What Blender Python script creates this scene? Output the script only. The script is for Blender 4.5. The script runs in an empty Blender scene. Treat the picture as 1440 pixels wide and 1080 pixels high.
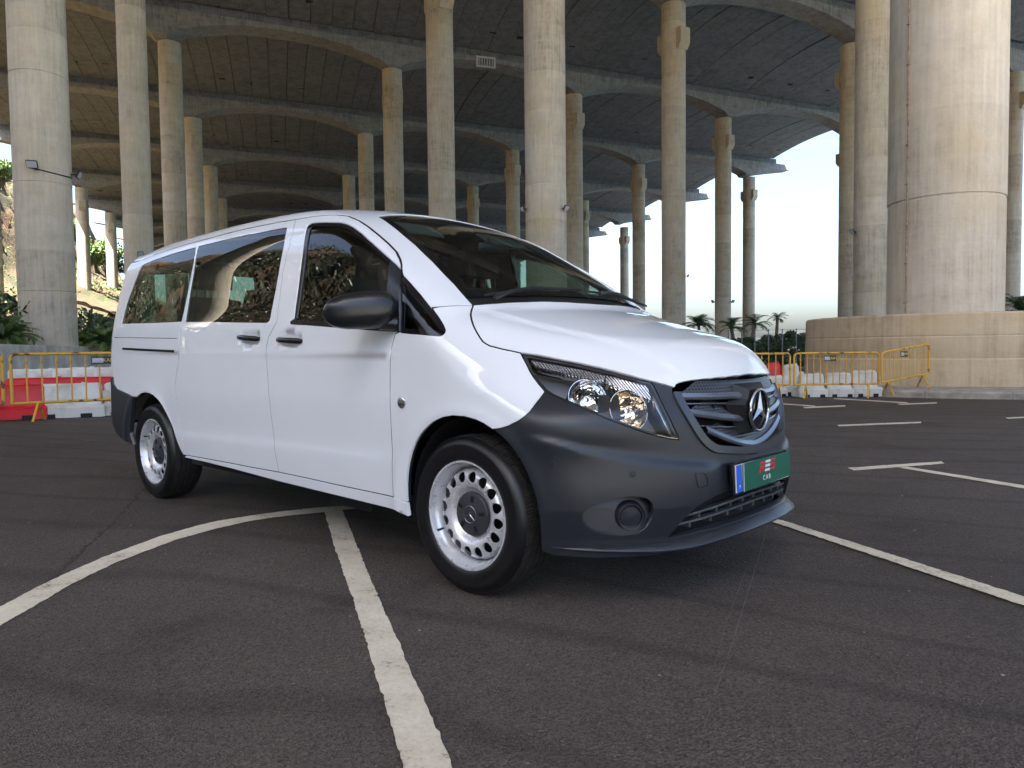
import bpy, math, random
import numpy as np
from mathutils import Matrix, Vector
from mathutils.geometry import delaunay_2d_cdt
random.seed(7); rng=np.random.default_rng(7)
SC=bpy.context.scene
COL=SC.collection
# ---------------------------------------------------------------- camera, sky, sun, exposure
CAM=np.array([2.2353,-3.0553,1.0292])
def cam_axes(yaw,pitch,roll):
    cy,sy=math.cos(yaw),math.sin(yaw); cp,sp=math.cos(pitch),math.sin(pitch)
    fw=np.array([-sy*cp,cy*cp,-sp]); r=np.array([cy,sy,0.]); u=np.cross(r,fw)
    cr,sr=math.cos(roll),math.sin(roll)
    return cr*r+sr*u,-sr*r+cr*u,fw
_r,_u,_f=cam_axes(.742854,.0458918,-.0112393)
cd=bpy.data.cameras.new('camera'); cam=bpy.data.objects.new('camera',cd); COL.objects.link(cam); SC.camera=cam
cd.sensor_width=36; cd.lens=36*1043.51/1440; cd.clip_start=.05; cd.clip_end=9000
cam.matrix_world=Matrix([[_r[0],_u[0],-_f[0],CAM[0]],[_r[1],_u[1],-_f[1],CAM[1]],[_r[2],_u[2],-_f[2],CAM[2]],[0,0,0,1]])
AH=np.array([-.8659,.5003]); NH=np.array([.5003,.8659])     # along the runway deck / across it towards the sea
SUN_EL=math.radians(60); _h=-.75*NH-.55*AH; _h/=np.linalg.norm(_h)
SUND=np.array([_h[0]*math.cos(SUN_EL),_h[1]*math.cos(SUN_EL),math.sin(SUN_EL)])   # towards the sun
w=bpy.data.worlds.new('World'); SC.world=w; w.use_nodes=True
nt=w.node_tree; bg=nt.nodes['Background']
sky=nt.nodes.new('ShaderNodeTexSky'); sky.sky_type='NISHITA'; sky.sun_disc=False
sky.sun_elevation=SUN_EL; sky.sun_rotation=math.atan2(SUND[0],SUND[1])
sky.air_density=1.0; sky.dust_density=4.; sky.ozone_density=2.5; sky.altitude=30
tc=nt.nodes.new('ShaderNodeTexCoord'); mp=nt.nodes.new('ShaderNodeMapping'); mp.inputs['Scale'].default_value=(1.6,1.6,7)
nz=nt.nodes.new('ShaderNodeTexNoise'); nz.inputs['Scale'].default_value=2.2; nz.inputs['Detail'].default_value=7; nz.inputs['Roughness'].default_value=.58
cr=nt.nodes.new('ShaderNodeValToRGB'); cr.color_ramp.elements[0].position=.56; cr.color_ramp.elements[1].position=.82
mul=nt.nodes.new('ShaderNodeMath'); mul.operation='MULTIPLY'; mul.inputs[1].default_value=.45
mx=nt.nodes.new('ShaderNodeMix'); mx.data_type='RGBA'; mx.inputs['B'].default_value=(6.,6.3,6.6,1)
nt.links.new(tc.outputs['Generated'],mp.inputs['Vector']); nt.links.new(mp.outputs['Vector'],nz.inputs['Vector'])
nt.links.new(nz.outputs['Fac'],cr.inputs['Fac']); nt.links.new(cr.outputs['Color'],mul.inputs[0]); nt.links.new(mul.outputs[0],mx.inputs['Factor'])
nt.links.new(sky.outputs['Color'],mx.inputs['A']); nt.links.new(mx.outputs['Result'],bg.inputs['Color'])
bg.inputs['Strength'].default_value=.05
sl=bpy.data.lights.new('sun','SUN'); so=bpy.data.objects.new('sun',sl); COL.objects.link(so)
sl.energy=5.0; sl.angle=math.radians(.53); sl.color=(1.,.95,.86)
so.rotation_euler=Vector(SUND).to_track_quat('Z','Y').to_euler()
vs=SC.view_settings; vs.view_transform='Standard'; vs.look='None'; vs.gamma=1; vs.use_curve_mapping=False; vs.exposure=3.35
cy=SC.cycles; cy.max_bounces=7; cy.diffuse_bounces=4; cy.glossy_bounces=4; cy.transparent_max_bounces=14; cy.transmission_bounces=6
cy.sample_clamp_indirect=6; cy.use_denoising=True; cy.adaptive_threshold=.02; cy.caustics_reflective=False; cy.caustics_refractive=False
# ---------------------------------------------------------------- helpers
def link(o,parent=None):
    COL.objects.link(o)
    if parent is not None: o.parent=parent
    return o
def tag(o,label=None,cat=None,group=None,kind=None):
    for k,v in (('label',label),('category',cat),('group',group),('kind',kind)):
        if v: o[k]=v
    return o
def empty(name,loc=(0,0,0),rz=0,label=None,cat=None,group=None,kind=None):
    o=bpy.data.objects.new(name,None); o.empty_display_size=.3; COL.objects.link(o); o.location=loc; o.rotation_euler=(0,0,rz)
    return tag(o,label,cat,group,kind)
def mk(name,v,f,mat=None,parent=None,smooth=False,normals=None,loc=None,rot=None):
    me=bpy.data.meshes.new(name); me.from_pydata(np.asarray(v,float).tolist(),[],f if len(f)>4000 else [tuple(int(i) for i in q) for q in f]); me.update()
    if smooth: me.polygons.foreach_set('use_smooth',[True]*len(me.polygons))
    if normals is not None: me.normals_split_custom_set_from_vertices(np.asarray(normals,float).tolist())
    if mat: me.materials.append(mat)
    o=bpy.data.objects.new(name,me); link(o,parent)
    if loc is not None: o.location=loc
    if rot is not None: o.rotation_euler=rot
    return o
def smooth_by_angle(o,deg=40):
    me=o.data; me.polygons.foreach_set('use_smooth',[True]*len(me.polygons))
    me.set_sharp_from_angle(angle=math.radians(deg)); return o
def dup(o,name=None,parent=None,loc=None,rot=None):
    c=o.copy(); link(c,parent)
    if loc is not None: c.location=loc
    if rot is not None: c.rotation_euler=rot
    return c
def copy_tree(o,parent=None,loc=None,rz=None):
    c=o.copy(); link(c); c.parent=parent
    if loc is not None: c.location=loc
    if rz is not None: c.rotation_euler=(0,0,rz)
    for ch in list(o.children): copy_tree(ch,c)
    return c
class MB:
    """collects simple solids into one mesh"""
    def __init__(s): s.v=[]; s.f=[]
    def add(s,v,f):
        n=len(s.v); s.v+= [tuple(p) for p in v]; s.f+=[tuple(i+n for i in q) for q in f]; return s
    def box(s,c,d,rz=0,bev=0,M=None):
        x,y,z=(q/2 for q in d)
        if bev<=0:
            P=[(i*x,j*y,k*z) for k in (-1,1) for j in (-1,1) for i in (-1,1)]
            Fq=[(0,2,3,1),(4,5,7,6),(0,1,5,4),(2,6,7,3),(0,4,6,2),(1,3,7,5)]
        else:
            b=min(bev,x*.9,y*.9,z*.9)
            ring=lambda zz,i:[(sx*(x-i),sy*(y-i),zz) for sx,sy in ((-1,-1),(1,-1),(1,1),(-1,1))]
            def oct_(zz,e):
                r=[]
                X,Y=x-e,y-e
                for sx,sy in ((-1,-1),(1,-1),(1,1),(-1,1)):
                    a=(sx*(X-b),sy*Y,zz); c2=(sx*X,sy*(Y-b),zz)
                    r+= [c2,a] if (sx*sy)>0 else [a,c2]
                return r
            P=oct_(-z,b)+oct_(-z+b,0)+oct_(z-b,0)+oct_(z,b)
            Fq=[tuple(reversed(range(8))),tuple(range(24,32))]
            for k in range(3):
                for i in range(8):
                    j=(i+1)%8; Fq.append((k*8+i,k*8+j,k*8+8+j,k*8+8+i))
        ca,sa=math.cos(rz),math.sin(rz)
        if M is None: P=[(c[0]+p[0]*ca-p[1]*sa,c[1]+p[0]*sa+p[1]*ca,c[2]+p[2]) for p in P]
        else: P=[tuple(np.asarray(c)+np.asarray(M)@np.asarray(p)) for p in P]
        return s.add(P,Fq)
    def tube(s,pts,r,n=8,cap=True,closed=False):
        pts=[np.asarray(p,float) for p in pts]; N=len(pts); rr=r if hasattr(r,'__len__') else [r]*N
        V=[]; up=np.array([0,0,1.]); prev=None
        for i,p in enumerate(pts):
            if closed: t=pts[(i+1)%N]-pts[i-1]
            else: t=pts[min(i+1,N-1)]-pts[max(i-1,0)]
            t=t/max(np.linalg.norm(t),1e-9)
            if prev is None:
                a=np.cross(t,up); 
                if np.linalg.norm(a)<1e-3: a=np.cross(t,[1,0,0])
            else: a=prev-t*(prev@t)
            a/=max(np.linalg.norm(a),1e-9); prev=a; b=np.cross(t,a)
            for k in range(n):
                q=2*math.pi*k/n; V.append(p+rr[i]*(math.cos(q)*a+math.sin(q)*b))
        Fq=[]
        for i in range(N if closed else N-1):
            i2=(i+1)%N
            for k in range(n):
                k2=(k+1)%n; Fq.append((i*n+k,i*n+k2,i2*n+k2,i2*n+k))
        if cap and not closed: Fq+= [tuple(reversed(range(n))),tuple(range((N-1)*n,N*n))]
        return s.add(V,Fq)
    def lathe(s,prof,n=32,axis='z',c=(0,0,0),closed=False,cap=False,a0=0,a1=2*math.pi):
        full=abs(a1-a0-2*math.pi)<1e-6; m=n if full else n+1; V=[]
        for k in range(m):
            q=a0+(a1-a0)*k/n; co,si=math.cos(q),math.sin(q)
            for r,h in prof:
                p=(r*co,r*si,h) if axis=='z' else ((r*co,h,r*si) if axis=='y' else (h,r*co,r*si))
                V.append((p[0]+c[0],p[1]+c[1],p[2]+c[2]))
        L=len(prof); Fq=[]
        for k in range(n if full else n):
            k2=(k+1)%m if full else k+1
            for i in range(L if closed else L-1):
                i2=(i+1)%L; Fq.append((k*L+i,k2*L+i,k2*L+i2,k*L+i2))
        if cap and full:
            Fq.append(tuple(k*L for k in reversed(range(n)))); Fq.append(tuple(k*L+L-1 for k in range(n)))
        return s.add(V,Fq)
    def prism(s,poly,z0,z1,M=None,o=(0,0,0)):
        n=len(poly); P=[(a,b,z0) for a,b in poly]+[(a,b,z1) for a,b in poly]
        Fq=[tuple(reversed(range(n))),tuple(range(n,2*n))]+[(i,(i+1)%n,n+(i+1)%n,n+i) for i in range(n)]
        if M is not None: P=[tuple(np.asarray(o)+np.asarray(M)@np.asarray(p)) for p in P]
        return s.add(P,Fq)
    def mirror(s):
        m=MB(); m.v=[(x,-y,z) for x,y,z in s.v]; m.f=[tuple(reversed(q)) for q in s.f]; return m
    def build(s,name,mat=None,parent=None,smooth=None,loc=None,rot=None):
        o=mk(name,s.v,s.f,mat,parent,loc=loc,rot=rot)
        if smooth: smooth_by_angle(o,smooth)
        return o
# ---------------------------------------------------------------- materials
MT={}
def N_(nt,t,**kw):
    n=nt.nodes.new('ShaderNode'+t)
    for k,v in kw.items():
        if k.startswith('_'): setattr(n,k[1:],v)
        else: n.inputs[k].default_value=v
    return n
def base(name,col,rough=.5,metal=0,spec=.5,coat=0):
    m=bpy.data.materials.new(name); m.use_nodes=True; b=m.node_tree.nodes['Principled BSDF']
    b.inputs['Base Color'].default_value=(*col,1); b.inputs['Roughness'].default_value=rough; b.inputs['Metallic'].default_value=metal
    b.inputs['Specular IOR Level'].default_value=spec; b.inputs['Coat Weight'].default_value=coat; b.inputs['Coat Roughness'].default_value=.03
    MT[name]=m; return m
def ramp(nt,stops):
    n=nt.nodes.new('ShaderNodeValToRGB'); e=n.color_ramp.elements
    while len(e)<len(stops): e.new(.5)
    for q,(p,c) in zip(e,stops): q.position=p; q.color=(*c,1) if len(c)==3 else c
    return n
def vary(name,col,rough=.6,metal=0,scale=4.,amt=.25,bump=0,bscale=60,detail=6,coords='Object',stretch=(1,1,1),col2=None,lo=.35,hi=.7,rvar=.0):
    """paint with uneven colour and a fine relief"""
    m=base(name,col,rough,metal); nt=m.node_tree; b=nt.nodes['Principled BSDF']; L=nt.links.new
    tc=N_(nt,'TexCoord'); mp=N_(nt,'Mapping'); mp.inputs['Scale'].default_value=stretch; L(tc.outputs[coords],mp.inputs['Vector'])
    n1=N_(nt,'TexNoise',Scale=scale,Detail=detail,Roughness=.6); L(mp.outputs[0],n1.inputs['Vector'])
    c2=col2 or tuple(max(0,c*(1-amt)) for c in col); c1=col if col2 else tuple(min(1,c*(1+amt*.6)) for c in col)
    r=ramp(nt,[(lo,c2),(hi,c1)]); L(n1.outputs['Fac'],r.inputs['Fac']); L(r.outputs['Color'],b.inputs['Base Color'])
    if rvar:
        mr=N_(nt,'MapRange'); mr.inputs['To Min'].default_value=max(0,rough-rvar); mr.inputs['To Max'].default_value=min(1,rough+rvar); L(n1.outputs['Fac'],mr.inputs['Value']); L(mr.outputs[0],b.inputs['Roughness'])
    if bump:
        n2=N_(nt,'TexNoise',Scale=bscale,Detail=4); L(mp.outputs[0],n2.inputs['Vector'])
        bp=N_(nt,'Bump',Strength=bump,Distance=.02); L(n2.outputs['Fac'],bp.inputs['Height']); L(bp.outputs[0],b.inputs['Normal'])
    return m
def concrete(name,c_light,c_dark,band=5.2,streak=1.,bump=.25,zband=True,warm=(.55,.42,.22)):
    """board-marked concrete: tone changes per pour, vertical rain streaks, ochre staining, fine pores"""
    m=base(name,c_light,.88); nt=m.node_tree; b=nt.nodes['Principled BSDF']; L=nt.links.new
    tc=N_(nt,'TexCoord'); oi=N_(nt,'ObjectInfo')
    sep=N_(nt,'SeparateXYZ'); L(tc.outputs['Object'],sep.inputs[0])
    off=N_(nt,'VectorMath',_operation='ADD'); cmb=N_(nt,'CombineXYZ'); rm=N_(nt,'Math',_operation='MULTIPLY'); rm.inputs[1].default_value=37.
    L(oi.outputs['Random'],rm.inputs[0]); L(rm.outputs[0],cmb.inputs[0]); L(rm.outputs[0],cmb.inputs[1]); L(tc.outputs['Object'],off.inputs[0]); L(cmb.outputs[0],off.inputs[1])
    # streaks
    mp=N_(nt,'Mapping'); mp.inputs['Scale'].default_value=(3.0,3.0,.16); L(off.outputs[0],mp.inputs['Vector'])
    st=N_(nt,'TexNoise',Scale=2.2,Detail=8,Roughness=.68); L(mp.outputs[0],st.inputs['Vector'])
    # blotches
    bl=N_(nt,'TexNoise',Scale=.8,Detail=10,Roughness=.75); L(off.outputs[0],bl.inputs['Vector'])
    # horizontal board/lift marks
    mp2=N_(nt,'Mapping'); mp2.inputs['Scale'].default_value=(.22,.22,2.0); L(off.outputs[0],mp2.inputs['Vector'])
    hb=N_(nt,'TexNoise',Scale=1.,Detail=5,Roughness=.6); L(mp2.outputs[0],hb.inputs['Vector'])
    a1=N_(nt,'Math',_operation='ADD'); L(st.outputs['Fac'],a1.inputs[0]); L(bl.outputs['Fac'],a1.inputs[1])
    a2=N_(nt,'Math',_operation='MULTIPLY_ADD'); L(hb.outputs['Fac'],a2.inputs[0]); a2.inputs[1].default_value=.40; L(a1.outputs[0],a2.inputs[2])
    last=a2
    if zband:
        dv=N_(nt,'Math',_operation='DIVIDE'); L(sep.outputs['Z'],dv.inputs[0]); dv.inputs[1].default_value=band
        fl=N_(nt,'Math',_operation='FLOOR'); L(dv.outputs[0],fl.inputs[0])
        ad=N_(nt,'Math',_operation='ADD'); L(fl.outputs[0],ad.inputs[0]); L(rm.outputs[0],ad.inputs[1])
        wn=N_(nt,'TexWhiteNoise',_noise_dimensions='1D'); L(ad.outputs[0],wn.inputs['W'])
        a3=N_(nt,'Math',_operation='MULTIPLY_ADD'); L(wn.outputs['Value'],a3.inputs[0]); a3.inputs[1].default_value=.34; L(a2.outputs[0],a3.inputs[2]); last=a3
    cr2=N_(nt,'TexNoise',Scale=2.6,Detail=12,Roughness=.8); L(off.outputs[0],cr2.inputs['Vector'])
    a4=N_(nt,'Math',_operation='MULTIPLY_ADD'); L(cr2.outputs['Fac'],a4.inputs[0]); a4.inputs[1].default_value=.45; a5=N_(nt,'Math',_operation='SUBTRACT'); a5.inputs[1].default_value=.225; L(last.outputs[0],a5.inputs[0]); L(a5.outputs[0],a4.inputs[2]); last=a4
    mr=N_(nt,'MapRange'); mr.inputs['From Min'].default_value=.92; mr.inputs['From Max'].default_value=1.66; L(last.outputs[0],mr.inputs['Value'])
    r=ramp(nt,[(0,c_dark),(.45,tuple((p*.6+q*.4) for p,q in zip(c_light,c_dark))),(1,c_light)]); L(mr.outputs[0],r.inputs['Fac'])
    # ochre stain
    oc=N_(nt,'TexNoise',Scale=.33,Detail=6,Roughness=.65); L(off.outputs[0],oc.inputs['Vector'])
    om=N_(nt,'MapRange'); om.inputs['From Min'].default_value=.5; om.inputs['From Max'].default_value=.75; om.inputs['To Max'].default_value=.55*streak; L(oc.outputs['Fac'],om.inputs['Value'])
    mx=N_(nt,'Mix',_data_type='RGBA'); mx.inputs['B'].default_value=(*warm,1); L(om.outputs[0],mx.inputs['Factor']); L(r.outputs['Color'],mx.inputs['A']); L(mx.outputs['Result'],b.inputs['Base Color'])
    fn=N_(nt,'TexNoise',Scale=9.,Detail=8,Roughness=.7); L(off.outputs[0],fn.inputs['Vector'])
    bp=N_(nt,'Bump',Strength=bump,Distance=.05); L(fn.outputs['Fac'],bp.inputs['Height']); L(bp.outputs[0],b.inputs['Normal'])
    return m
concrete('column_concrete',(.67,.60,.485),(.27,.23,.175))
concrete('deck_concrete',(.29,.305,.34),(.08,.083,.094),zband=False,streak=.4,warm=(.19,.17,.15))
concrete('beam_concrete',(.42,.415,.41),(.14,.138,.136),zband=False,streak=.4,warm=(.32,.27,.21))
concrete('drum_concrete',(.66,.53,.36),(.36,.27,.17),zband=False,streak=1.1,warm=(.55,.38,.16))
vary('kerb_concrete',(.36,.31,.25),.9,scale=3,amt=.4,bump=.3,bscale=40)
vary('wall_concrete',(.66,.61,.53),.9,scale=1.2,amt=.3,bump=.2,bscale=20)
# ---------------------------------------------------------------- ground
def asphalt():
    m=base('asphalt',(.065,.053,.046),.85); nt=m.node_tree; b=nt.nodes['Principled BSDF']; L=nt.links.new
    tc=N_(nt,'TexCoord'); co=tc.outputs['Object']
    big=N_(nt,'TexNoise',Scale=.22,Detail=5,Roughness=.55); L(co,big.inputs['Vector'])
    mid=N_(nt,'TexNoise',Scale=2.3,Detail=6,Roughness=.6); L(co,mid.inputs['Vector'])
    vo=N_(nt,'TexVoronoi',Scale=165.,_feature='F1'); L(co,vo.inputs['Vector'])
    vo2=N_(nt,'TexVoronoi',Scale=62.,_feature='F1'); L(co,vo2.inputs['Vector'])
    r=ramp(nt,[(.30,(.058,.046,.039)),(.70,(.132,.106,.090))])
    ad=N_(nt,'Math',_operation='MULTIPLY_ADD'); L(big.outputs['Fac'],ad.inputs[0]); ad.inputs[1].default_value=.8
    hl=N_(nt,'Math',_operation='MULTIPLY'); hl.inputs[1].default_value=.25; L(mid.outputs['Fac'],hl.inputs[0]); L(hl.outputs[0],ad.inputs[2]); L(ad.outputs[0],r.inputs['Fac'])
    # stone chips: some pale, some dark
    sp=ramp(nt,[(0,(.25,.25,.25)),(.45,(.85,.85,.85)),(.85,(1.25,1.2,1.15)),(.97,(1.8,1.7,1.6)),(1,(4,3.7,3.3))]); L(vo.outputs['Color'],sp.inputs['Fac'])
    mx=N_(nt,'Mix',_data_type='RGBA',_blend_type='MULTIPLY'); mx.inputs['Factor'].default_value=1.; L(r.outputs['Color'],mx.inputs['A']); L(sp.outputs['Color'],mx.inputs['B'])
    # old tyre scuffs: long soft curved streaks
    mp=N_(nt,'Mapping'); mp.inputs['Scale'].default_value=(.35,1.5,1); mp.inputs['Rotation'].default_value=(0,0,.55); L(co,mp.inputs['Vector'])
    wv=N_(nt,'TexWave',Scale=.55,Distortion=9.,Detail=2); wv.inputs['Detail Scale'].default_value=.5; L(mp.outputs[0],wv.inputs['Vector'])
    wr=ramp(nt,[(.0,(.55,.55,.56)),(.10,(1,1,1)),(1,(1,1,1))]); L(wv.outputs['Fac'],wr.inputs['Fac'])
    mx2=N_(nt,'Mix',_data_type='RGBA',_blend_type='MULTIPLY'); mx2.inputs['Factor'].default_value=.55; L(mx.outputs['Result'],mx2.inputs['A']); L(wr.outputs['Color'],mx2.inputs['B'])
    # oil spots and dull patches
    oi=N_(nt,'TexNoise',Scale=1.1,Detail=7,Roughness=.62); L(co,oi.inputs['Vector']); orr=ramp(nt,[(.30,(.55,.55,.56)),(.42,(.95,.95,.95)),(.60,(1,1,1)),(.72,(1.14,1.12,1.1))]); L(oi.outputs['Fac'],orr.inputs['Fac'])
    mxo=N_(nt,'Mix',_data_type='RGBA',_blend_type='MULTIPLY'); mxo.inputs['Factor'].default_value=.8; L(mx2.outputs['Result'],mxo.inputs['A']); L(orr.outputs['Color'],mxo.inputs['B']); mx2=mxo
    # rare pale specks of litter and chips
    v3=N_(nt,'TexVoronoi',Scale=5.5,_feature='F1'); L(co,v3.inputs['Vector'])
    lt=N_(nt,'Math',_operation='LESS_THAN'); lt.inputs[1].default_value=.035; L(v3.outputs['Distance'],lt.inputs[0])
    mx3=N_(nt,'Mix',_data_type='RGBA'); mx3.inputs['B'].default_value=(.22,.20,.18,1); f3=N_(nt,'Math',_operation='MULTIPLY'); f3.inputs[1].default_value=.6; L(lt.outputs[0],f3.inputs[0]); L(f3.outputs[0],mx3.inputs['Factor']); L(mx2.outputs['Result'],mx3.inputs['A'])
    L(mx3.outputs['Result'],b.inputs['Base Color']); b.inputs['Specular IOR Level'].default_value=.3
    mr=N_(nt,'MapRange'); mr.inputs['To Min'].default_value=.58; mr.inputs['To Max'].default_value=.92; L(big.outputs['Fac'],mr.inputs['Value']); L(mr.outputs[0],b.inputs['Roughness'])
    h=N_(nt,'Math',_operation='ADD'); L(vo.outputs['Distance'],h.inputs[0]); L(vo2.outputs['Distance'],h.inputs[1])
    bp=N_(nt,'Bump',Strength=.8,Distance=.008); L(h.outputs[0],bp.inputs['Height']); L(bp.outputs[0],b.inputs['Normal'])
    return m
def paint():
    m=base('road_paint',(.62,.56,.44),.7); nt=m.node_tree; b=nt.nodes['Principled BSDF']; L=nt.links.new
    tc=N_(nt,'TexCoord'); co=tc.outputs['Object']
    n1=N_(nt,'TexNoise',Scale=5.,Detail=8,Roughness=.7); L(co,n1.inputs['Vector'])
    n2=N_(nt,'TexNoise',Scale=70.,Detail=3,Roughness=.6); L(co,n2.inputs['Vector'])
    ad=N_(nt,'Math',_operation='MULTIPLY_ADD'); ad.inputs[1].default_value=.55; L(n2.outputs['Fac'],ad.inputs[0]); L(n1.outputs['Fac'],ad.inputs[2])
    r=ramp(nt,[(.50,(.10,.085,.07)),(.59,(.36,.31,.23)),(.68,(.62,.54,.41)),(1,(.78,.70,.56))]); L(ad.outputs[0],r.inputs['Fac']); L(r.outputs['Color'],b.inputs['Base Color'])
    bp=N_(nt,'Bump',Strength=.5,Distance=.004); L(n2.outputs['Fac'],bp.inputs['Height']); L(bp.outputs[0],b.inputs['Normal'])
    return m
asphalt(); paint()
vary('bounce_paving',(.17,.15,.13),.95,scale=.05,amt=.3,bump=.2,bscale=8)  # lighter ground ring, added to bounce light up to the deck
for _k in range(1):
    b=MB(); b.lathe([(38,.0),(60,.004),(180,.004)],64); _o=b.build('bounce_ring',MT['bounce_paving'],loc=(2,-3,.002)); tag(_o,kind='structure')
g=mk('ground',[(-6000,-6000,0),(6000,-6000,0),(6000,6000,0),(-6000,6000,0)],[(0,1,2,3)],MT['asphalt']); tag(g,kind='structure')
vary('sea_water',(.03,.09,.12),.12,scale=.02,amt=.3,bump=.3,bscale=.6)
PQ=lambda a,n:(*(AH*a+NH*n),.03)
s=mk('sea',[PQ(-7000,190),PQ(7000,190),PQ(7000,8000),PQ(-7000,8000)],[(3,2,1,0)],MT['sea_water']); tag(s,kind='structure')
P_=lambda a,n:tuple(AH*a+NH*n)
vary('bounce_pale',(.66,.59,.49),.9,scale=.3,amt=.25,bump=.2,bscale=6)  # unseen pale sheet behind the camera, added to bounce sunlight onto the van
fc=mk('bounce_sheet',[(*P_(-8.5,-11),.006),(*P_(-8.5,140),.006),(*P_(-120,140),.006),(*P_(-120,-11),.006)],[(0,1,2,3)],MT['bounce_pale']); tag(fc,kind='structure')
MARKS=[
 ('painted_arc',[(-1.106,-2.462),(-1.332,-2.277),(-1.511,-2.103),(-1.67,-1.914),(-1.826,-1.704),(-2.028,-1.357),(-2.12,-1.1),(-2.146,-.946),(-2.12,-.74),(-2.08,-.55),(-2.001,-.334),(-1.837,-.112)],
   [(-.882,-2.504),(-1.087,-2.333),(-1.244,-2.174),(-1.445,-1.982),(-1.666,-1.71),(-1.885,-1.319),(-1.955,-1.07),(-1.985,-.87),(-1.972,-.72),(-1.927,-.58),(-1.851,-.405),(-1.763,-.166)]),
 ('painted_line',[(-1.862,-.392),(-.97,-.907),(-.223,-1.323),(.32,-1.637),(.82,-1.926),(1.35,-2.225)],[(-1.81,-.29),(-.98,-.77),(-.389,-1.111),(.25,-1.47),(.913,-1.845),(1.42,-2.13)]),
 ('painted_line',[(.341,1.282),(1.1,.882),(1.751,.529),(2.6,.07)],[(.349,1.19),(1.1,.775),(1.769,.402),(2.55,-.05)]),
 ('painted_line',[(.113,3.444),(.36,3.87),(.615,4.297)],[(.195,3.34),(.44,3.77),(.672,4.191)]),
 ('painted_line',[(.47,3.79),(1.35,3.395),(2.4,2.94)],[(.43,3.70),(1.37,3.255),(2.38,2.79)]),
 ('painted_line',[(-1.168,6.889),(-.8,7.43),(-.435,7.959)],[(-1.079,6.723),(-.74,7.24),(-.384,7.749)]),
 ('painted_line',[(-2.643,9.53),(-2.203,10.327)],[(-2.513,9.325),(-2.119,10.075)]),
 ('painted_line',[(-4.6,10.62),(-3.28,10.158),(-2.576,9.938)],[(-4.6,10.42),(-3.198,9.961),(-2.5,9.745)]),
 ('painted_line',[(-1.584,11.104),(-1.126,11.825)],[(-1.476,10.897),(-1.068,11.572)]),
 ('painted_line',[(-2.988,12.043),(-1.566,11.619)],[(-2.917,11.839),(-1.47,11.39)]),
 ('painted_line',[(.309,9.255),(1.6,11.3)],[(.37,9.063),(1.66,11.05)])]
def resample(p,step):
    p=np.array(p,float); out=[]
    for a,b in zip(p[:-1],p[1:]):
        n=max(1,int(np.linalg.norm(b-a)/step)); out+= [a+(b-a)*k/n for k in range(n)]
    return out+[p[-1]]
for i,(nm,U,Lo) in enumerate(MARKS):
    n=140 if i<3 else 30
    tU=np.linspace(0,1,len(U)); t=np.linspace(0,1,n)
    def cr_(P):
        P=np.array(P); return np.stack([np.interp(t,tU,P[:,k]) for k in (0,1)],-1)
    A,B=cr_(U),cr_(Lo)
    j=.0022 if i<3 else .004
    A=A+rng.normal(0,j,A.shape); B=B+rng.normal(0,j,B.shape)
    z=.004+.0015*(i%3)
    v=[(*a,z) for a in A]+[(*b,z) for b in B]
    o=mk(nm,v,[(k,k+1,n+k+1,n+k) for k in range(n-1)],MT['road_paint']); tag(o,kind='structure')
# worn joint, scratches and scattered chips on the tarmac
vary('joint_dirt',(.062,.042,.028),.95,scale=20,amt=.5); base('scratch_pale',(.13,.118,.105),.8)
def strip(nm,pts,w,mat,jit,z):
    P=np.array(resample([np.array(p) for p in pts],.04)); d=np.gradient(P,axis=0); d/=np.linalg.norm(d,axis=1,keepdims=True); nn=np.stack([-d[:,1],d[:,0]],-1); ww=w*rng.uniform(.2,1.4,(len(P),1)); P=P+rng.normal(0,jit,P.shape)
    A=P+nn*ww; B=P-nn*ww; m_=len(P); o=mk(nm,[(*a,z) for a in A]+[(*b,z) for b in B],[(k,k+1,m_+k+1,m_+k) for k in range(m_-1)],MT[mat]); return tag(o,kind='structure')
strip('asphalt_joint',[(-1.2,-2.31),(-1.504,-2.078),(-1.977,-1.789),(-2.612,-1.396),(-3.584,-.856),(-4.8,-.1)],.008,'joint_dirt',.008,.0032)
strip('asphalt_joint',[(-3.6,7.0),(-1.457,5.853),(-.487,5.424),(.323,4.968),(1.187,4.563),(3.2,3.5)],.010,'joint_dirt',.006,.0032)
strip('scratch_mark',[(.455,1.045),(.758,.21),(1.076,-.674),(1.303,-1.323)],.0016,'scratch_pale',.0003,.0030); strip('scratch_mark',[(.728,.185),(.981,-.537),(1.125,-.9)],.0012,'scratch_pale',.0003,.0030)
V=[];F_=[]
for k in range(170):
    r_=rng.uniform(1.,9)**1.0; px_=rng.uniform(-100,1540); dd=_f+(px_-720)/1043.51*_r; c_=CAM[:2]+dd[:2]/np.linalg.norm(dd[:2])*(1.2+r_); s_=rng.uniform(.003,.007)*(1+.12*r_); a_=rng.uniform(0,6.28); n0=len(V)
    for q in range(5): V.append((c_[0]+s_*math.cos(a_+q*1.256)*rng.uniform(.5,1.2),c_[1]+s_*.7*math.sin(a_+q*1.256),.005))
    V.append((c_[0],c_[1],.005+s_*.6)); F_+= [(n0+q,n0+(q+1)%5,n0+5) for q in range(5)]
vary('litter_pale',(.26,.235,.20),.8,scale=3,amt=.6)
tag(mk('loose_chips',V,F_,MT['litter_pale']),'small pale stone chips and litter scattered over the tarmac',cat='litter',kind='stuff')
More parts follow.
